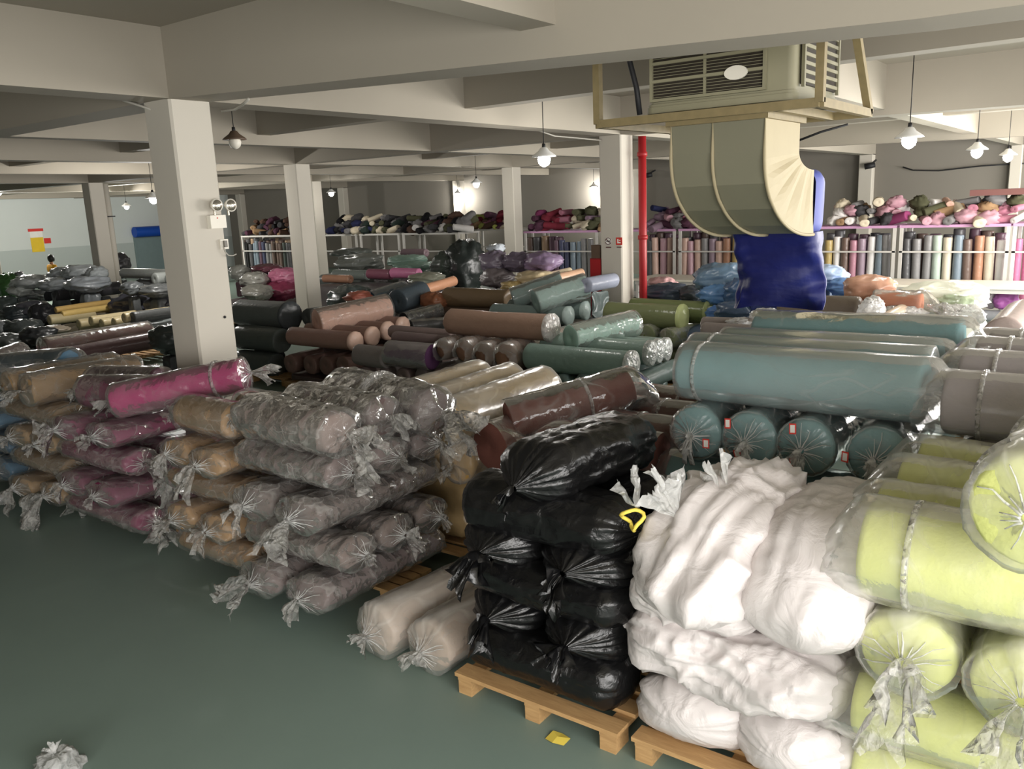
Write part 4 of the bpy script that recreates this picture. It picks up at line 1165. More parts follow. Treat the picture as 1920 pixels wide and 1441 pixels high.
CN = {'pink': (214, 150, 168), 'rose': (190, 108, 132), 'magenta': (160, 52, 108), 'cream': (226, 208, 176), 'mauve': (150, 118, 140), 'grey': (132, 130, 130), 'dark grey': (70, 68, 72), 'plum': (92, 48, 70), 'tan': (180, 136, 92), 'peach': (222, 170, 146), 'white': (232, 226, 222), 'brown': (104, 72, 56), 'black': (32, 30, 34), 'navy': (40, 46, 92), 'crimson': (142, 34, 52), 'olive': (92, 92, 62), 'pale green': (176, 198, 178), 'steel blue': (110, 132, 150), 'orange brown': (190, 116, 74), 'lilac': (170, 150, 186), 'gold': (196, 160, 70), 'yellow green': (172, 178, 70), 'dark green': (46, 62, 54), 'hot pink': (214, 84, 140), 'sky blue': (150, 180, 205), 'violet': (110, 60, 130)}
for _k, _c in list(CN.items()):
    _g = sum(_c) / 3; CN[_k] = tuple(int(.92 * (_g + (x - _g) * .72)) for x in _c)   # whole palette made greyer and slightly darker
rg = random.Random(5)
_tmpl = {}


def remnant_tmpl(kind, k):
    if (kind, k) in _tmpl: return _tmpl[(kind, k)]
    if kind == 'roll':
        bb = mesh_cloth((-.5, 0, 0), (.5, 0, 0), .16, M=12, n=5, lump=.10, seed=k + 50, sq=.85)
    else:
        th = np.linspace(0, pi, 14)[1:-1]; ph = np.linspace(0, 2 * pi, 23)[:-1]
        p = np.array([[(sin(t) * cos(f_), sin(t) * sin(f_), cos(t)) for f_ in ph] for t in th])
        rr = .72 + .55 * vn(p, 1.8, k + 9) + .18 * ridge(p, 3.2, k)
        p = p * (rr + .35 * ridge(p, 5.5, k + 20) ** 2 - .15)[..., None] * np.array([.27, .22, .17])
        nt_, nf = len(th), len(ph)
        f = [(i * nf + j, (i + 1) * nf + j, (i + 1) * nf + (j + 1) % nf, i * nf + (j + 1) % nf) for i in range(nt_ - 1) for j in range(nf)] + [tuple(range(nf)), tuple((nt_ - 1) * nf + j for j in range(nf))[::-1]]
        bb = MB().add(p.reshape(-1, 3), f)
    me_o = bb.build(kind, fabric(CN['grey'], False))
    me = me_o.data; bpy.data.objects.remove(me_o)
    _tmpl[(kind, k)] = me
    return me


_tm_col = {}


def remnant(kind, k, col, loc, rot, sc, label, group):
    key = (kind, k, col)
    if key not in _tm_col:
        me = remnant_tmpl(kind, k).copy(); me.materials.clear(); me.materials.append(fabric(CN[col], False)); _tm_col[key] = me
    o = bpy.data.objects.new('remnant_roll' if kind == 'roll' else 'cloth_bundle', _tm_col[key])
    o.location = loc; o.rotation_euler = rot; o.scale = sc
    COL.objects.link(o)
    return tag(o, label, 'remnant roll' if kind == 'roll' else 'cloth bundle', group)


def pile(pa, pb, cols, where, frm, grp, y=RY0, z=RZ, hmax=.75, step=.25):
    x0, x1 = P(pa, 430, y)[0], P(pb, 430, y)[0]
    n_ = max(2, int((x1 - x0) / step))
    for li, (lay, zz, dy) in enumerate((('front', .12, .17), ('rear', .40, .8), ('upper', .30, .42), ('top', .50, .58))):
        m = (n_, int(n_ * .7), n_ - 1, int(n_ * .6))[li]
        for i in range(m):
            x = x0 + (x1 - x0) * (i + (1.0 if li == 2 else .5)) / (m + (1 if li == 2 else 0)) + rg.uniform(-.06, .06)
            c = rg.choice(cols)
            kind = 'roll' if rg.random() < .55 else 'bundle'
            ya = rg.uniform(-.7, .7) + (pi / 2 if rg.random() < .75 else 0)
            s_ = rg.uniform(.55, .9)
            h_ = z + (zz if hmax > .6 else zz * hmax / .6) + rg.uniform(-.02, .06)
            remnant(kind, rg.randrange(4), c, (x, y + dy, h_), (rg.uniform(-.3, .3), rg.uniform(-.35, .2), ya), (s_ * (.75 if kind == 'roll' else 1), s_, s_), '%s %s, %s from %s, %s line, piled %s' % (c, 'remnant roll' if kind == 'roll' else 'cloth bundle', WORDS[min(i, 31)], frm, lay, where), grp)


GP = 'remnants piled on the racks'
pile(455, 545, ['brown', 'plum', 'black', 'dark grey', 'brown', 'dark grey', 'tan'], 'atop the far corner rack', 'near column', GP)
pile(612, 745, ['black', 'dark grey', 'dark green', 'olive', 'grey', 'cream', 'dark grey', 'navy'], 'atop the narrow dark rack', 'second column', GP)
pile(752, 866, ['dark grey', 'brown', 'black', 'plum', 'grey', 'olive', 'white'], 'atop rack by tarpaulin', 'wall pier', GP)
pile(874, 950, ['yellow green', 'crimson', 'tan', 'cream', 'plum', 'brown', 'rose'], 'behind the tarpaulin', 'tarpaulin', GP, y=23.6, hmax=.5)
pile(984, 1056, ['crimson', 'magenta', 'rose', 'plum', 'crimson'], 'by the lamp pillar', 'lamp pillar', GP)
pile(1058, 1130, ['cream', 'olive', 'mauve', 'plum', 'tan', 'cream'], 'left of the fire column', 'lamp pillar', GP)
pile(1206, 1296, ['magenta', 'mauve', 'rose', 'navy', 'plum', 'grey', 'pink'], 'right of the red pipe', 'red pipe', GP)
pile(1545, 1690, ['pink', 'rose', 'pink', 'mauve', 'tan', 'cream', 'white', 'dark grey', 'magenta', 'grey', 'pink'], 'right of the blue sleeve', 'blue sleeve', GP, hmax=.62)
pile(1694, 1925, ['mauve', 'grey', 'cream', 'rose', 'white', 'tan', 'grey', 'peach', 'olive', 'white', 'pink', 'plum', 'cream'], 'above the long table', 'sleeve', GP, hmax=.7)
q0 = P(1822, 366, RY0 + .5); q1 = P(1935, 366, RY0 + .5)
tag(MB().box((q0[0], RY0 + .2, RZ + .62), (q1[0], RY0 + .9, RZ + .75)).build('flat_carton', plain('brown_carton', (112, 74, 70), .7), loc=(q0[0], RY0 + .5, RZ + .62), smooth=False), 'long flat brown carton lying on top of the pile at the right edge', 'carton')


def standing(pa, pb, cols, where, frm, grp, y=RY0 + .26, h=1.55, r=.115, rows=1, gap=0.0):
    x0, x1 = P(pa, 480, y)[0], P(pb, 480, y)[0]
    n_ = max(1, round((x1 - x0) / (2 * r * .9)))
    w_ = (x1 - x0) / n_
    r = w_ / 2 * .985
    for i in range(n_):
        x = x0 + w_ * (i + .5)
        c = cols[int(i * len(cols) / n_)] if len(cols) > 8 else rg.choice(cols)
        hh = h + rg.uniform(-.07, .08); rr = r * rg.uniform(.96, 1.0)
        a_ = np.array([x, y + rg.uniform(-.02, .02), .112]); lean = rg.uniform(-.05, .05)
        key = ('st', rg.randrange(4))
        if key not in _tmpl:
            o_ = mesh_cloth((0, 0, 0), (0, 0, 1.55), .115, M=14, n=6, lump=.05, seed=rg.randrange(99)).build('t', fabric(CN['grey'])); _tmpl[key] = o_.data; bpy.data.objects.remove(o_)
        k2 = (key, c)
        if k2 not in _tm_col:
            me = _tmpl[key].copy(); me.materials.clear(); me.materials.append(fabric(CN[c], True)); _tm_col[k2] = me
        o = bpy.data.objects.new('standing_bolt', _tm_col[k2]); o.location = a_; o.rotation_euler = (rg.uniform(-.02, .0), lean * .5, rg.random() * 6); o.scale = (rr / .115, rr / .115, hh / 1.55)
        COL.objects.link(o)
        tag(o, '%s bolt standing %s, %s from %s' % (c, where, WORDS[min(i, 31)], frm), 'fabric bolt', grp)


GS = 'bolts standing in the racks'
standing(458, 545, ['black', 'dark grey', 'steel blue', 'plum', 'navy', 'grey', 'brown', 'brown', 'dark green', 'dark grey'], 'in the far corner rack', 'near column', GS)
standing(1040, 1112, ['plum', 'navy', 'navy', 'steel blue', 'sky blue', 'steel blue', 'grey', 'grey', 'tan'], 'in the rack left of the fire column', 'lamp pillar', GS)
standing(1212, 1385, ['dark grey', 'peach', 'pink', 'peach', 'brown', 'peach', 'pink', 'tan', 'peach', 'grey', 'mauve', 'peach', 'orange brown', 'gold', 'pink'], 'in the rack by the red pipe', 'red pipe', GS)
standing(1545, 1672, ['gold', 'white', 'plum', 'brown', 'rose', 'brown', 'mauve', 'white', 'tan', 'steel blue', 'grey', 'dark grey'], 'in the rack right of the blue sleeve', 'sleeve', GS)
standing(1692, 1887, ['dark grey', 'grey', 'pale green', 'grey', 'steel blue', 'pale green', 'white', 'cream', 'grey', 'steel blue', 'brown', 'orange brown', 'orange brown', 'white', 'cream', 'hot pink', 'white', 'hot pink'], 'in the rack above the table', 'sleeve', GS)
standing(1898, 1935, ['crimson', 'hot pink'], 'in the edge rack', 'table rack', GS)
GD = 'dark bolts behind the front row'
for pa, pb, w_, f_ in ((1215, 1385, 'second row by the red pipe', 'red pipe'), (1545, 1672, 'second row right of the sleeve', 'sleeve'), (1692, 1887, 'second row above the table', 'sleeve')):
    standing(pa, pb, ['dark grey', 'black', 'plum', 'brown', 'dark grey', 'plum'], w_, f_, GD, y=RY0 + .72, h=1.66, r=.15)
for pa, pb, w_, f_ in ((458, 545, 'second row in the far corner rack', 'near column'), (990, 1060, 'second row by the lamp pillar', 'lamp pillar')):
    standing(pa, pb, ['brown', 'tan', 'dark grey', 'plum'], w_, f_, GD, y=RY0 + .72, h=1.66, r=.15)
# long cutting table
TX0, TX1 = P(1196, 527, 19.4)[0], .6
tb = empty('cutting_table', ((TX0 + TX1) / 2, 20.0, 0), 'long pale cutting table running in front of the racks', 'table')
MB().box((TX0, 19.1, .77), (TX1, 20.42, .82)).build('tabletop', TABLE_TOP, tb, False)
MB().box((TX0 + .05, 19.15, .68), (TX1 - .05, 19.19, .77)).build('apron', STEEL_RACK, tb, False)
for x in np.linspace(TX0 + .1, TX1 - .1, 6):
    for y in (19.2, 20.32): MB().box((x - .03, y - .03, 0), (x + .03, y + .03, .77)).build('leg', STEEL_RACK, tb, False)

# ================================================================== MIDDLE GROUND: stacks of bolts beyond the front pallets
class Stack:
    """collects the bolts of one pallet stack, then puts a wrapped bale and a pallet beneath them"""
    def __init__(self, desc, col, group=None):
        self.desc = desc; self.col = col; self.group = group or desc + ' bolts'; self.b = []

    def note(self, A, B, r, sq=1):
        self.b.append((min(A[0], B[0]) - r * .2, max(A[0], B[0]) + r * .2, min(A[1], B[1]) - r * .2, max(A[1], B[1]) + r * .2, min(A[2], B[2]) - r * sq, max(A[2], B[2]) + r * sq))

    def X(self, xl, yl, xr, yr, Y, rp, col, label, **k):
        """bolt lying crosswise, its ends seen at (xl, yl) and (xr, yr)"""
        A = P(xl, yl, Y); B = P(xr, yr, Y); z = (A[2] + B[2]) / 2; A[2] = B[2] = z
        return self.put(A, B, px_r(rp, (A + B) / 2), col, label, **k)

    def Y(self, x, y, Y, L, rp, col, label, yaw=0, dz=0, **k):
        """bolt pointing away, its near end seen at (x, y)"""
        A = P(x, y, Y); B = A + np.array([L * sin(yaw), L * cos(yaw), dz])
        return self.put(A, B, px_r(rp, A), col, label, **k)

    def D(self, xa, ya, Ya, xb, yb, Yb, rp, col, label, **k):
        A = P(xa, ya, Ya); B = P(xb, yb, Yb)
        return self.put(A, B, px_r(rp, (A + B) / 2), col, label, **k)

    def put(self, A, B, r, col, label, film=None, end=None, sq=1, **k):
        self.note(A, B, r, sq)
        if film is not None: return roll(A, B, r, col, label, self.group, film=film, sq=sq, **k)
        return simple_roll(A, B, r, col, label, self.group, end=end, sq=sq, **k)

    def lump(self, x, y, Y, wp, hp, col, label, dp=None, name='wrapped_sack', cat='sack', mat=None, seed_=None):
        c = P(x, y, Y); w = px_r(wp, c); h = px_r(hp, c); d = dp or w * .9
        s_ = seed() if seed_ is None else seed_
        th = np.linspace(0, pi, 25)[1:-1]; ph = np.linspace(0, 2 * pi, 41)[:-1]
        p = np.array([[(np.sign(cos(f)) * abs(cos(f)) ** .8 * sin(t) ** .8, np.sign(sin(f)) * abs(sin(f)) ** .8 * sin(t) ** .8, cos(t)) for f in ph] for t in th])
        rr = .74 + .30 * vn(p, 1.6, s_) + .20 * ridge(p, 2.6, s_ + 3) ** 2 + .10 * ridge(p, 5.0, s_ + 5) ** 3
        V = p * rr[..., None] * np.array([w, d, h]) + c
        nt_, nf = len(th), len(ph)
        f = [(i * nf + j, (i + 1) * nf + j, (i + 1) * nf + (j + 1) % nf, i * nf + (j + 1) % nf) for i in range(nt_ - 1) for j in range(nf)] + [tuple(range(nf)), tuple((nt_ - 1) * nf + j for j in range(nf))[::-1]]
        f = [t[::-1] for t in f]
        o = MB().add(V.reshape(-1, 3), f).build(name, mat or sackmat(col), loc=(c[0], c[1], V[..., 2].min()))
        tag(o, label, cat, self.group)
        self.b.append((c[0] - w * .8, c[0] + w * .8, c[1] - d * .8, c[1] + d * .8, V[..., 2].min(), V[..., 2].max()))
        return o

    def support(self, col=None, blocks=False, base=True):
        b = np.array(self.b)
        x0, x1, y0, y1 = b[:, 0].min(), b[:, 1].max(), b[:, 2].min(), b[:, 3].max(); z = b[:, 4].min()
        if not base: return
        if blocks: z = 0.0
        else: pallet(x0 + .03, x1 - .03, y0, y1, 'pallet under the ' + self.desc)
        if not blocks and z > .22: bale(x0 + .02, x1 - .02, y0 + .02, y1 - .02, .137, z + .01, col or self.col, 'wrapped bale carrying the ' + self.desc, len(self.b) + 11)
        k = 0
        for i, e in enumerate(b):
            if e[4] < z + .07: continue
            held = False
            for j_, o in enumerate(b):
                if i == j_: continue
                if min(e[1], o[1]) - max(e[0], o[0]) > .03 and min(e[3], o[3]) - max(e[2], o[2]) > .03 and o[4] < e[4] - .04 and o[5] > e[4] - .06: held = True
            if held: continue
            dx, dy = (e[1] - e[0]) * .2, (e[3] - e[2]) * .2
            bale(e[0] + dx, e[1] - dx, e[2] + dy, e[3] - dy, z + (.005 if blocks else 0), e[4] + .012, col or self.col, '%s block of cloth wedged in the %s' % (ORD[k % 12], self.desc), k + 40); k += 1


_sk = {}


def sackmat(col):
    k = tuple(col)
    if k not in _sk: _sk[k] = plastic_bag('sack_film_%02x%02x%02x' % k, tuple(min(255, x * .92 + 16) for x in col), .3, bscale=5, bstr=.55)
    return _sk[k]


E3 = lambda c: fabric(c, True)
# ---- row two
s = Stack('mint green stack', (120, 150, 138)); MT = (134, 160, 150)
s.X(993, 674, 1187, 678, 8.6, 27, (112, 138, 128), 'mint roll along the front of the mint stack, third layer', end=(None, FILM_WHITE))
for i, (xe, ye, Y) in enumerate(((1222, 662, 9.0), (1236, 658, 9.36), (1251, 655, 9.75))):
    B = P(xe, ye, Y); A = B - np.array([1.55, 0, 0]); s.put(A, B, .155, MT, 'mint roll with white end cap, %s behind the front mint roll' % WORDS[i], end=(None, FILM_WHITE))
s.D(1069, 634, 8.75, 1188, 606, 9.75, 25, (156, 186, 174), 'pale mint roll in shiny film lying slantwise on top of the mint stack', film=FILM, ends=('cut', 'cut'), crumple=.01)
for i, (x, y) in enumerate(((1004, 706), (1052, 717), (1094, 716), (1136, 720), (1176, 724))):
    s.Y(x, y + 2, 8.48, 1.3, 20, (88, 110, 106), 'dark mint roll end in the row under the front mint roll, %s along' % WORDS[i])
s.lump(1212, 752, 8.5, 17, 30, (206, 224, 216), 'white film draped down the right corner of the mint stack', dp=.15, name='film_drape', cat='film', mat=FILM_WHITE)
s.Y(1240, 752, 8.5, 1.2, 20, (190, 212, 202), 'white capped mint roll end at the right corner, low')
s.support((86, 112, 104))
s = Stack('tan roll stack', (112, 88, 72)); TN = (140, 108, 88)
s.X(845, 607, 1036, 610, 8.9, 26, TN, 'tan roll lying across the top of the tan stack, white end', end=(None, FILM_WHITE), lump=.06)
for i, (x, y, rp) in enumerate(((832, 654, 20), (871, 657, 23), (908, 664, 24), (950, 670, 29))):
    s.Y(x, y, 8.5, 1.4, rp, TN if i % 2 else (128, 98, 80), 'tan roll end facing the aisle under the top tan roll, %s from its left' % WORDS[i], film=FILM_HAZY, ends=('open', 'cut'), crumple=.012, ext=.04)
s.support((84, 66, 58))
s = Stack('purple and grey stack', (84, 72, 78))
s.X(672, 667, 728, 668, 8.45, 21, (126, 118, 114), 'grey wrapped roll beside the purple one in the middle ground', lump=.06)
s.X(734, 667, 812, 664, 8.45, 24, (86, 54, 86), 'purple roll in wrinkled film beside the tan roll ends', lump=.05, film=FILM_HAZY, ends=('cut', 'cut'), crumple=.01)
s.X(742, 640, 850, 634, 8.9, 13, (112, 92, 90), 'slim mauve roll behind the purple roll')
s.X(735, 629, 850, 622, 9.3, 13, (128, 108, 104), 'slim mauve roll farther behind the purple roll')
for i, x in enumerate((684, 720, 755, 790, 822)):
    s.Y(x, 704 + i, 8.4, 1.2, 18, (96, 84, 84) if i % 2 else (110, 92, 88), 'dim mauve roll end under the purple roll, %s from its left' % WORDS[i])
s.support((60, 50, 54))
s = Stack('dusty pink stack', (120, 88, 78)); PK = (188, 146, 130)
s.D(594, 606, 8.9, 727, 577, 10.1, 27, (206, 166, 148), 'dusty pink roll lying slantwise on top of the dusty pink stack', film=FILM, ends=('cut', 'cut'), crumple=.006)
for i, (xe, ye, Y) in enumerate(((668, 640, 8.75), (700, 630, 9.1), (729, 620, 9.5), (757, 611, 9.9))):
    B = P(xe, ye, Y); A = B - np.array([1.5, 0, 0]); s.put(A, B, .15, (150, 112, 98), 'pink brown roll with pale tied end, %s row back in the dusty pink stack' % WORDS[i], end=(None, fabric((214, 176, 156), True)))
for i, (x, y) in enumerate(((543, 682), (580, 684), (610, 686), (642, 684))):
    s.Y(x, y, 8.6, 1.3, 19, (112, 82, 72), 'brown pink roll end in the lower row of the dusty pink stack, %s along' % WORDS[i])
s.support((70, 52, 48))
s = Stack('dark green grey stack', (60, 66, 62)); DG = (78, 84, 80)
s.X(452, 590, 545, 587, 9.3, 26, DG, 'dark green grey roll behind the near column, top of its stack', end=(None, fabric((40, 44, 46), True)))
s.X(452, 634, 530, 634, 9.0, 24, (70, 78, 74), 'dark green grey roll one layer below the top, behind the near column')
s.X(452, 680, 520, 680, 8.9, 23, (62, 70, 68), 'dark green grey roll two layers below the top, behind the near column')
s.Y(575, 595, 9.3, 1.1, 17, (56, 60, 58), 'small dark roll end between the green grey and dusty pink rolls')
s.Y(497, 694, 8.75, 1.1, 13, (22, 24, 28), 'black roll end low beside the dark green grey rolls')
s.support((44, 50, 48))
# ---- row three
s = Stack('slate green stack', (92, 110, 106)); SL = (116, 136, 132)
s.D(962, 561, 11.2, 1054, 530, 11.75, 22, SL, 'slate green roll in shiny film, farther of two slanting rolls', film=FILM, ends=('cut', 'cut'), crumple=.008)
s.D(1004, 566, 10.9, 1098, 535, 11.6, 24, (134, 156, 150), 'slate green roll in shiny film, nearer of two slanting rolls', film=FILM, ends=('cut', 'cut'), crumple=.008)
for i, (xe, ye, Y) in enumerate(((1068, 592, 11.1), (1100, 582, 11.5))):
    B = P(xe, ye, Y); A = B - np.array([1.5, 0, 0]); s.put(A, B, .15, (98, 116, 112), 'slate green roll under the slanting pair, %s' % ('front one', 'rear one')[i], end=(None, fabric((150, 168, 164), True)))
s.Y(1098, 535, 11.4, .9, 15, (132, 138, 156), 'pale blue grey plastic wrapped roll beside the red cabinet')
s.support((66, 80, 78))
s = Stack('olive stack', (84, 92, 50)); OL = (106, 114, 70)
s.X(1140, 589, 1282, 594, 11.3, 24, OL, 'olive roll along the front of the olive stack, pale end', end=(None, fabric((186, 196, 128), True)))
s.X(1185, 579, 1332, 586, 11.75, 22, (98, 110, 58), 'olive roll behind the front olive roll', end=(None, fabric((150, 160, 100), True)))
for i, (x, y, yw) in enumerate(((1168, 626, 0), (1210, 628, 0), (1250, 634, .35))):
    s.Y(x, y, 11.0, 1.3, 19, (104, 116, 62), 'olive roll end under the front olive roll, %s along' % WORDS[i], yaw=yw, film=FILM_HAZY, ends=('tie', 'cut'), crumple=.008, ext=.03)
s.support((60, 66, 38))
s = Stack('shiny brown stack', (78, 62, 44))
s.X(838, 560, 956, 558, 12.2, 20, (112, 88, 58), 'shiny golden brown roll behind the tan rolls', lump=.06)
s.X(832, 588, 940, 588, 12.0, 12, (70, 52, 38), 'dark brown roll beneath the shiny golden brown one')
s.D(786, 545, 12.3, 852, 526, 13.4, 10, (204, 142, 104), 'orange tan roll slanting behind the blue wrapped bag')
s.lump(815, 566, 12.0, 26, 18, (150, 92, 62), 'crumpled copper sack next to the shiny brown roll')
s.support((54, 42, 32))
s = Stack('mixed blue bag heap', (44, 58, 66))
s.lump(660, 562, 11.6, 44, 26, (74, 84, 82), 'grey film sack with a rusty patch behind the slanting pink roll')
s.lump(672, 556, 11.25, 22, 10, (178, 96, 76), 'salmon red cloth glimpsed in the film sack behind the pink roll', dp=.25)
s.D(700, 572, 11.5, 762, 552, 12.2, 26, (60, 92, 110), 'petrol blue roll in film behind the slanting pink roll', film=FILM_HAZY, ends=('cut', 'tie'), crumple=.02)
s.D(745, 566, 11.4, 790, 548, 12.2, 24, (46, 58, 66), 'dark slate roll next to the petrol blue roll')
s.support((40, 48, 52))
s = Stack('black film heap', (26, 26, 28))
s.D(756, 600, 10.9, 822, 582, 11.8, 14, (26, 25, 26), 'glossy black wrapped roll behind the tan stack, farther one', film=FILM, ends=('cut', 'cut'), crumple=.02)
s.D(770, 612, 10.5, 845, 606, 11.2, 12, (30, 28, 28), 'glossy black wrapped roll behind the tan stack, nearer one', film=FILM, ends=('cut', 'cut'), crumple=.02)
s.support((24, 23, 24))
# right side of row three
s = Stack('umber roll stack', (92, 80, 66))
s.X(1464, 578, 1612, 582, 9.2, 27, (98, 84, 68), 'umber roll with a white film end under the blue sleeve', lump=.03)
s.lump(1634, 582, 9.15, 21, 24, (226, 216, 208), 'white bunched film at the end of the umber roll', mat=FILM_WHITE, dp=.18, name='film_bunch', cat='film')
for i, x in enumerate((1500, 1548, 1596, 1650)): s.Y(x, 606, 9.0, 1.0, 15, (204, 180, 152), 'cream roll end peeping above the teal rolls, %s along' % WORDS[i])
s.support((84, 72, 62))
s = Stack('rust orange stack', (150, 92, 60))
s.X(1640, 570, 1728, 572, 10.2, 25, (184, 116, 84), 'rust orange roll with frilly pale end right of the umber roll', film=FILM, ends=('tie', 'open'), crumple=.03, tails=(0, 1.5), ext=.06)
s.lump(1630, 542, 10.6, 42, 24, (206, 154, 126), 'bulging rust orange sack in film above the umber roll')
s.lump(1690, 588, 10.0, 40, 14, (240, 222, 204), 'pale crumpled film sack below the rust orange roll', mat=FILM_WHITE)
s.support((150, 110, 86))
s = Stack('pale green film heap', (190, 200, 176))
s.lump(1770, 556, 11.4, 70, 26, (232, 234, 214), 'big milky sack in bright film right of the rust orange roll')
s.lump(1790, 572, 10.9, 36, 20, (168, 184, 150), 'pale green sack behind the rust roll end')
s.lump(1808, 592, 10.5, 34, 20, (236, 228, 212), 'white crumpled film sack at the teal rolls far end', mat=FILM_WHITE)
s.support((196, 198, 180))
s = Stack('blue wrapped heap', (60, 92, 140))
s.lump(1352, 520, 12.2, 46, 26, (92, 118, 142), 'grey blue film sack crowning the heap left of the sleeve')
s.lump(1346, 552, 11.9, 36, 18, (86, 128, 176), 'bright blue sack with a white patch left of the sleeve')
s.lump(1395, 548, 11.7, 34, 26, (52, 82, 120), 'dark blue sack partly behind the sleeve')
s.lump(1385, 588, 11.3, 40, 22, (54, 74, 100), 'navy grey sack low beside the sleeve')
s.lump(1348, 588, 11.5, 22, 16, (70, 110, 168), 'bright blue crumpled film beside the olive roll')
s.lump(1450, 570, 11.4, 44, 22, (48, 60, 130), 'deep blue sack showing under the sleeve')
s.lump(1478, 508, 12.4, 50, 20, (120, 160, 210), 'blue sack behind the sleeve')
s.lump(1545, 515, 12.3, 40, 19, (182, 204, 236), 'light blue glossy sack right of the sleeve')
s.lump(1590, 538, 11.9, 36, 15, (104, 146, 206), 'mid blue sack beside the bulging orange one')
s.support((50, 70, 100))
s = Stack('film scrap heap', (150, 158, 170))
s.lump(1432, 592, 8.9, 24, 13, (206, 216, 236), 'crumpled white and blue film lump beneath the blue sleeve', mat=FILM_WHITE, name='film_bunch', cat='film')
s.lump(1390, 604, 8.8, 26, 8, (180, 186, 196), 'thin crumpled film by the grey brown rolls', mat=FILM_WHITE, name='film_bunch', cat='film')
for i, (y, Y) in enumerate(((622, 8.3), (611, 8.8))): s.X(1318, y, 1440, y - 2, Y, 15, (128, 116, 108), 'grey brown roll just behind the teal stack, %s' % ('nearer one', 'farther one')[i])
s.support((110, 100, 96))
s = Stack('navy film heap', (40, 46, 60))
s.lump(1250, 548, 13.4, 46, 16, (52, 62, 80), 'dark navy film sack right of the red pipe')
s.lump(1300, 550, 13.2, 26, 14, (48, 54, 62), 'charcoal film sack between navy and blue heaps')
s.lump(1240, 532, 14.2, 26, 12, (206, 160, 160), 'dusty pink sack beside the foot of the red pipe')
s.support((40, 44, 54))
s = Stack('edge roll pair', (120, 112, 110))
s.Y(1882, 634, 8.9, 1.5, 40, (170, 150, 142), 'grey pink roll with dark end face at the right frame edge', yaw=-.0)
s.support((120, 108, 104))
s = Stack('roll under table', (110, 110, 112))
s.X(1838, 592, 1960, 595, 19.5, 11, (118, 118, 122), 'grey roll on the floor before the long table', wrapped=True)
s.support(base=False)
s = Stack('purple sack spot', (150, 60, 150))
s.lump(1887, 563, 19.6, 20, 16, (166, 84, 160), 'bright purple bundle under the long table', name='cloth_bundle', cat='cloth bundle')
s.lump(1855, 560, 19.7, 14, 16, (196, 180, 190), 'pale mauve bundle under the long table', name='cloth_bundle', cat='cloth bundle')
s.support(base=False)
# ---- row four
s = Stack('lilac bag heap', (120, 108, 128))
s.lump(928, 492, 15.0, 27, 20, (128, 116, 134), 'lilac grey film bag beside the dark tarpaulin, upper row')
s.lump(972, 490, 15.0, 28, 17, (112, 100, 118), 'plum grey film bag in the middle of the upper lilac row')
s.lump(1020, 490, 15.0, 34, 17, (140, 118, 150), 'glossy lilac bag at the right of the upper lilac row')
s.lump(930, 520, 14.8, 30, 18, (124, 114, 116), 'grey mauve film bag under the upper lilac row')
s.lump(930, 466, 15.3, 15, 9, (206, 214, 222), 'small white plastic bag on top of the lilac bags')
s.lump(1005, 520, 14.6, 38, 12, (222, 202, 160), 'cream cloth spilling below the lilac bags', name='cloth_bundle', cat='cloth bundle')
s.D(1010, 530, 14.2, 1092, 512, 15.2, 10, (224, 176, 140), 'peach roll slanting below the lilac bags')
s.D(985, 528, 14.3, 1070, 508, 15.3, 8, (232, 214, 176), 'cream roll slanting beside the peach roll')
s.lump(960, 535, 14.2, 20, 8, (206, 180, 120), 'golden cloth scrap beside the slate green rolls', name='cloth_bundle', cat='cloth bundle')
s.support((88, 80, 86))
tr = Stack('dark tarpaulin', (30, 36, 34))
tr.lump(876, 500, 16.4, 30, 48, (32, 38, 36), 'tall black tarpaulin draped over goods beside the lamp pillar', name='draped_tarpaulin', cat='tarpaulin', dp=.5)
tr.lump(836, 502, 16.2, 28, 28, (52, 62, 54), 'dark green sack leaning at the tarpaulin')
tr.support((30, 34, 32))
s = Stack('grey green sack row', (88, 98, 92))
s.lump(674, 493, 16.8, 44, 16, (108, 112, 106), 'broad grey sack beyond the second column')
s.lump(762, 488, 16.8, 34, 10, (122, 150, 136), 'sage green sack, upper of two')
s.lump(775, 499, 16.6, 34, 10, (110, 138, 124), 'sage green sack, lower of two')
s.lump(660, 474, 17.6, 36, 9, (80, 84, 78), 'dim grey sack farther beyond the second column')
s.X(755, 474, 800, 474, 18.2, 8, (104, 82, 88), 'mauve roll by the racks beyond the sage sacks')
s.support((70, 76, 72))
s = Stack('pink roll row', (110, 90, 92))
s.X(736, 513, 786, 511, 15.2, 10, (200, 108, 152), 'vivid pink roll end right of the maroon roll')
s.X(692, 514, 735, 513, 15.2, 10, (118, 56, 76), 'maroon roll left of the vivid pink one')
s.X(628, 515, 690, 515, 15.4, 10, (96, 106, 100), 'grey green film roll beside the second column')
s.X(608, 522, 658, 523, 14.8, 8, (150, 104, 76), 'orange brown roll beside the second column')
s.lump(800, 521, 14.6, 36, 10, (198, 200, 180), 'cream film bag in front of the vivid pink roll')
s.support((72, 66, 66))
s = Stack('magenta crate', (110, 42, 66))
s.lump(530, 518, 14.2, 28, 15, (186, 104, 134), 'rose pink bundle on the dark red stack behind the near column')
s.lump(527, 545, 14.0, 30, 17, (112, 36, 60), 'dark red bundle under the rose pink one')
s.lump(478, 524, 13.6, 26, 13, (140, 138, 130), 'pale grey sack beside the rose pink bundle')
s.lump(482, 548, 13.2, 28, 14, (116, 114, 106), 'grey film sack below the pale grey one')
s.lump(500, 503, 14.8, 28, 8, (92, 44, 56), 'maroon sack in the dim area beside the near column')
s.lump(450, 512, 14.4, 18, 14, (140, 140, 132), 'pale sack just right of the near column')
s.support((64, 40, 46))
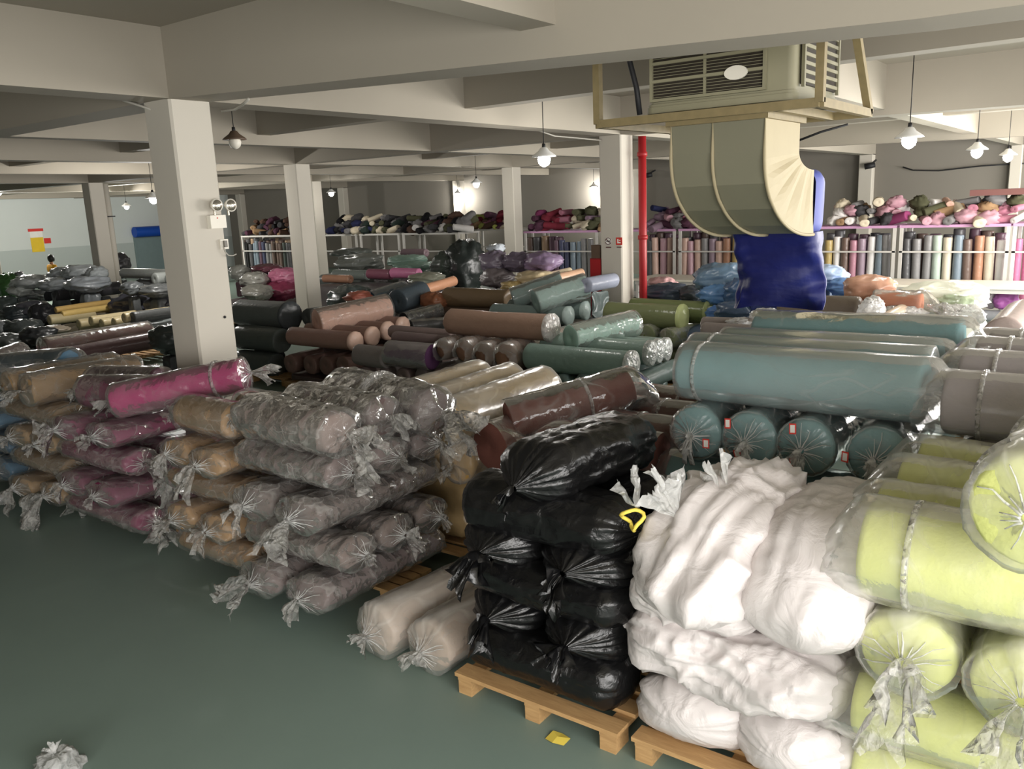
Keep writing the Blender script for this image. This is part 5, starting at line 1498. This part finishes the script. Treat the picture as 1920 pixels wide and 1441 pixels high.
# ---- far left heaps
s = Stack('brown pleated roll', (92, 66, 62))
A = P(80, 655, 7.6); B = PX(280, 628, A[0]); B[2] = A[2] + .02
s.put(A, B, px_r(23, A), (104, 76, 72), 'brown mauve roll in pleated shiny film behind the blue roll', film=FILM, ends=('tie', 'tie'), crumple=.015)
A = P(118, 668, 7.4); B = PX(300, 650, A[0]); B[2] = A[2] + .02
s.put(A, B, px_r(18, A), (86, 58, 58), 'dark brown roll just below the pleated brown one')
s.support((60, 46, 44))
s = Stack('small maroon roll', (92, 56, 60))
s.D(-30, 684, 6.6, 38, 660, 7.6, 20, (100, 62, 68), 'maroon roll at the frame edge behind the blue roll', film=FILM, ends=('cut', 'tie'), crumple=.01)
s.support((52, 36, 38))
s = Stack('golden slim stack', (150, 128, 80))
for i, (x, y, x2, y2) in enumerate(((104, 581, 224, 562), (116, 589, 232, 570), (110, 597, 228, 580))):
    A = P(x, y, 9.8); B = PX(x2, y2, A[0]); B[2] = A[2] + .03
    s.put(A, B, px_r(6.5, A), ((196, 158, 84), (214, 178, 98), (160, 126, 66))[i], 'slim golden roll on top of the small roll heap, %s' % ('farthest', 'middle', 'nearest')[i])
for i, (x, y) in enumerate(((147, 608), (170, 602), (190, 607), (213, 605), (232, 596), (92, 600))):
    s.Y(x, y, 9.5, 1.1, 10, (184, 166, 122), 'cream roll end below the slim golden rolls, %s' % (['first from left', 'second', 'third', 'fourth', 'rightmost', 'set apart at far left'][i]))
s.lump(105, 618, 8.9, 24, 8, (150, 138, 120), 'beige film sack under the slim golden rolls')
s.Y(248, 597, 9.6, 1.1, 13, (60, 62, 62), 'dark roll end right of the cream roll ends')
s.support((92, 82, 62), blocks=True)
s = Stack('charcoal heap', (48, 50, 54))
s.lump(275, 568, 11.6, 60, 22, (62, 62, 72), 'large blue black sack left of the near column')
s.lump(315, 570, 11.2, 36, 22, (52, 52, 58), 'charcoal sack against the near column')
s.lump(300, 606, 10.4, 52, 13, (112, 118, 118), 'grey film sheet heap left of the near column', dp=1.0)
s.lump(318, 636, 8.6, 34, 26, (52, 58, 56), 'dark film sack at the foot of the near column view')
s.support((40, 42, 44), blocks=True)
s = Stack('shiny black roll heap', (34, 34, 36))
for i, (x, y) in enumerate(((104, 552), (135, 549))): s.Y(x, y, 10.9, 1.3, 13, (40, 38, 42), 'black roll end below the grey bags, %s' % ('left one', 'right one')[i])
s.X(40, 556, 92, 550, 11.1, 10, (56, 58, 60), 'black roll in glinting film below the green sack', film=FILM, ends=('cut', 'cut'), crumple=.01)
s.lump(60, 580, 10.3, 32, 14, (76, 76, 84), 'slate grey sack among black sacks at far left')
s.lump(80, 592, 9.9, 24, 22, (24, 24, 28), 'black sack beside the golden rolls')
s.lump(30, 590, 9.9, 26, 16, (44, 52, 56), 'dark teal grey sack at far left')
s.lump(10, 572, 10.4, 22, 16, (70, 80, 78), 'grey green film sack at the frame edge')
s.lump(45, 615, 9.0, 34, 16, (62, 68, 68), 'dark grey roll bundle at far left, middle height')
s.lump(6, 618, 8.7, 22, 16, (128, 132, 134), 'pale grey film sack at the frame edge')
s.lump(70, 632, 8.4, 34, 18, (34, 36, 38), 'black sack below the golden heap')
s.lump(12, 640, 7.9, 34, 14, (60, 64, 62), 'dull grey sack above the maroon roll')
s.support((28, 30, 32), blocks=True)
s = Stack('grey bag mountain', (120, 126, 130))
for i, (x, y, w_, h_, c) in enumerate(((118, 514, 24, 12, (172, 178, 182)), (150, 510, 30, 14, (180, 186, 188)), (182, 514, 20, 14, (162, 168, 170)), (60, 528, 36, 12, (178, 182, 182)), (110, 532, 34, 12, (168, 174, 178)), (165, 532, 38, 14, (156, 162, 168)), (40, 545, 22, 10, (172, 176, 172)))):
    s.lump(x, y, 11.5 - i * .1, w_, h_, c, 'grey bag in the bag mountain below the yellow-shirted person, %s' % (['top left', 'summit', 'top right', 'lower left shoulder', 'lower middle', 'lower right', 'left foot'][i]))
s.support((104, 110, 114), blocks=True)
s = Stack('glinting grey rolls', (96, 98, 96))
s.X(232, 516, 322, 510, 11.7, 10, (112, 116, 112), 'grey roll in glinting film below the blue shutter, rear')
s.Y(290, 524, 11.2, 1.2, 13, (126, 130, 126), 'grey roll end below the blue shutter')
s.Y(314, 524, 11.2, 1.2, 11, (110, 114, 110), 'small grey roll end against the near column')
s.lump(250, 541, 10.9, 22, 12, (92, 96, 98), 'grey plastic sack with a bright glint below the shutter')
s.lump(298, 545, 10.9, 34, 12, (72, 74, 74), 'dark olive grey sack below the grey roll ends')
s.support((70, 72, 72), blocks=True)
s = Stack('green sack', (50, 96, 40))
s.lump(16, 535, 12.0, 22, 22, (56, 96, 46), 'bright green sack at the left frame edge')
s.lump(36, 516, 12.3, 9, 7, (104, 104, 106), 'small grey bag beside the bright green sack')
s.support((60, 70, 60), blocks=True)
s = Stack('dark leaning sack', (40, 40, 42))
s.lump(226, 498, 14.6, 12, 22, (38, 36, 40), 'dark upright sack beside the drain pipe', dp=.3)
s.support((60, 60, 62), blocks=True)
# litter on the aisle floor
q = PZ(1045, 1385, 0.0)
v = [(-.055, -.035, .002), (.0, -.05, .008), (.06, -.03, .002), (.065, .03, .010), (.0, .05, .004), (-.05, .035, .012), (0, 0, .014)]
bb = MB(); bb.add([(q[0] + a, q[1] + b_, c_ + t) for t in (0, .002) for a, b_, c_ in v], [(i, (i + 1) % 6, 6) for i in range(6)] + [(7 + (i + 1) % 6, 7 + i, 13) for i in range(6)])
tag(bb.build('paper_scrap', YELLOW, loc=q, smooth=False), 'crumpled yellow paper scrap on the green floor before the black pallet', 'paper scrap')
q = PZ(110, 1441, 0.0)
lb = empty('litter_bag', (q[0], q[1], 0), 'crumpled translucent plastic bag on the aisle floor in the corner', 'plastic bag')
th = np.linspace(0, pi / 2, 9); ph = np.linspace(0, 2 * pi, 33)[:-1]
p = np.array([[(cos(t) * cos(f), cos(t) * sin(f), sin(t) + .02) for f in ph] for t in th[:-1]])
rr = .65 + .5 * vn(p, 2.5, 4) + .3 * ridge(p, 5, 6) ** 2
V = p * rr[..., None] * np.array([.115, .115, .10]) + np.array([q[0], q[1], 0]); V[..., 2] = np.maximum(V[..., 2], .003)
nt_, nf = V.shape[:2]
MB().add(V.reshape(-1, 3), [(i * nf + j, i * nf + (j + 1) % nf, (i + 1) * nf + (j + 1) % nf, (i + 1) * nf + j) for i in range(nt_ - 1) for j in range(nf)] + [tuple((nt_ - 1) * nf + j for j in range(nf))]).build('bag_body', FILM_WHITE, lb)
mesh_tail((q[0] - .02, q[1], .09), (-.2, 0, 1), .06, .035, 7, .3).build('tied_neck', FILM_WHITE, lb)

# ---- the person at the far wall
v = ray(95, 485); t_ = 33.0 / np.linalg.norm(v)
hx, hy = (v * t_)[0], (v * t_)[1]
pe = empty('person', (hx, hy, 0), 'person in a yellow shirt with dark hair standing by the pale far wall', 'person')
def skin(name, verts, edges, radii, mat, parent):
    me = bpy.data.meshes.new(name); off = world_loc(parent)
    me.from_pydata([(hx + a - off[0], hy + b_ - off[1], c_) for a, b_, c_ in verts], edges, [])
    me.materials.append(mat)
    o = bpy.data.objects.new(name, me); COL.objects.link(o); o.parent = parent
    o.modifiers.new('skin', 'SKIN'); 
    for i, r_ in enumerate(radii): me.skin_vertices[0].data[i].radius = (r_, r_ * .8) if not isinstance(r_, tuple) else r_
    me.skin_vertices[0].data[0].use_root = True
    ss = o.modifiers.new('sub', 'SUBSURF'); ss.levels = 1; ss.render_levels = 2
    return o
SKIN = plain('skin', (186, 140, 112), .55); SHIRT = plain('yellow_shirt', (222, 160, 30), .8); HAIR = plain('black_hair', (22, 20, 20), .5); TROUS = plain('dark_trousers', (46, 48, 56), .8)
skin('body', [(0, 0, .94), (0, 0, 1.12), (0, .01, 1.30), (0, .02, 1.40), (0, .0, 1.47), (.0, -.01, 1.56), (0, -.01, 1.64), (.10, 0, .86), (.11, 0, .50), (.11, .02, .08), (.12, -.12, .05), (-.10, 0, .86), (-.11, 0, .50), (-.11, .02, .08), (-.12, -.12, .05), (.18, 0, 1.36), (.24, -.02, 1.10), (.20, -.20, .95), (-.18, 0, 1.36), (-.24, -.02, 1.10), (-.20, -.20, .95)],
     [(0, 1), (1, 2), (2, 3), (3, 4), (4, 5), (5, 6), (0, 7), (7, 8), (8, 9), (9, 10), (0, 11), (11, 12), (12, 13), (13, 14), (2, 15), (15, 16), (16, 17), (2, 18), (18, 19), (19, 20)],
     [.14, .13, .14, .07, .055, .085, .07, .09, .06, .045, .04, .09, .06, .045, .04, .06, .045, .035, .06, .045, .035], SKIN, pe)
skin('shirt', [(0, 0, .90), (0, 0, 1.12), (0, .01, 1.30), (0, .02, 1.40), (.19, 0, 1.35), (.24, -.01, 1.16), (-.19, 0, 1.35), (-.24, -.01, 1.16)], [(0, 1), (1, 2), (2, 3), (2, 4), (4, 5), (2, 6), (6, 7)], [.17, .165, .175, .09, .085, .07, .085, .07], SHIRT, pe)
skin('trousers', [(0, 0, .92), (.10, 0, .84), (.11, 0, .50), (.11, .02, .10), (-.10, 0, .84), (-.11, 0, .50), (-.11, .02, .10)], [(0, 1), (1, 2), (2, 3), (0, 4), (4, 5), (5, 6)], [.155, .115, .085, .07, .115, .085, .07], TROUS, pe)
hz = [1.50, 1.56, 1.62, 1.68, 1.725, 1.745]; hr = [.085, .108, .112, .10, .06, .012]
MB().tube([(hx, hy + .03 - .01 * k, z) for k, z in enumerate(hz)], hr, 18).build('hair', HAIR, pe)

# ================================================================== camera and light
def setup_camera():
    cam = bpy.data.cameras.new('camera'); co = bpy.data.objects.new('camera', cam); COL.objects.link(co)
    cam.sensor_fit = 'HORIZONTAL'; cam.sensor_width = 36.0; cam.lens = F_PX / 1920 * 36.0
    cam.clip_end = 200; cam.clip_start = .05
    R = Matrix(((RIGHT[0], -DOWN[0], -FWD[0]), (RIGHT[1], -DOWN[1], -FWD[1]), (RIGHT[2], -DOWN[2], -FWD[2])))
    co.matrix_world = Matrix.Translation((0, 0, H)) @ R.to_4x4()
    scene.camera = co


setup_camera()


def area(name, loc, size, power, rot, col=(1, .965, .92)):
    l = bpy.data.lights.new(name, 'AREA'); l.shape = 'RECTANGLE'; l.size = size[0]; l.size_y = size[1]; l.energy = power; l.color = col
    o = bpy.data.objects.new(name, l); o.location = loc; o.rotation_euler = rot; COL.objects.link(o)
    return o


POW = (31, 26, 85, 75)
for i, (a, c) in enumerate(WINS):
    # daylight entering the window opening
    area('window_daylight', (XR + .03, (a + c) / 2, (WZ0 + WZ1) / 2), (WZ1 - WZ0, c - a), POW[i] * (c - a) * (WZ1 - WZ0), (0, radians(90), 0))
area('window_daylight', ((FW[0] + FW[1]) / 2, YF + .03, 2.1), (FW[1] - FW[0], 2.4), 36 * 8.4, (radians(90), 0, 0))
w = bpy.data.worlds.new('World'); scene.world = w; w.use_nodes = True
bg = w.node_tree.nodes['Background']; bg.inputs[0].default_value = (.75, .85, 1, 1); bg.inputs[1].default_value = 1.0
scene.view_settings.view_transform = 'Standard'
scene.view_settings.look = 'None'
scene.view_settings.exposure = 0.0
scene.view_settings.gamma = 1.0
scene.view_settings.use_curve_mapping = False
cy = scene.cycles
cy.max_bounces = 8; cy.diffuse_bounces = 4; cy.glossy_bounces = 3; cy.transmission_bounces = 4; cy.transparent_max_bounces = 14
cy.caustics_reflective = False; cy.caustics_refractive = False
cy.sample_clamp_indirect = 4.0
cy.use_denoising = True
try: cy.denoiser = 'OPENIMAGEDENOISE'
except Exception: pass
bpy.context.view_layer.update()
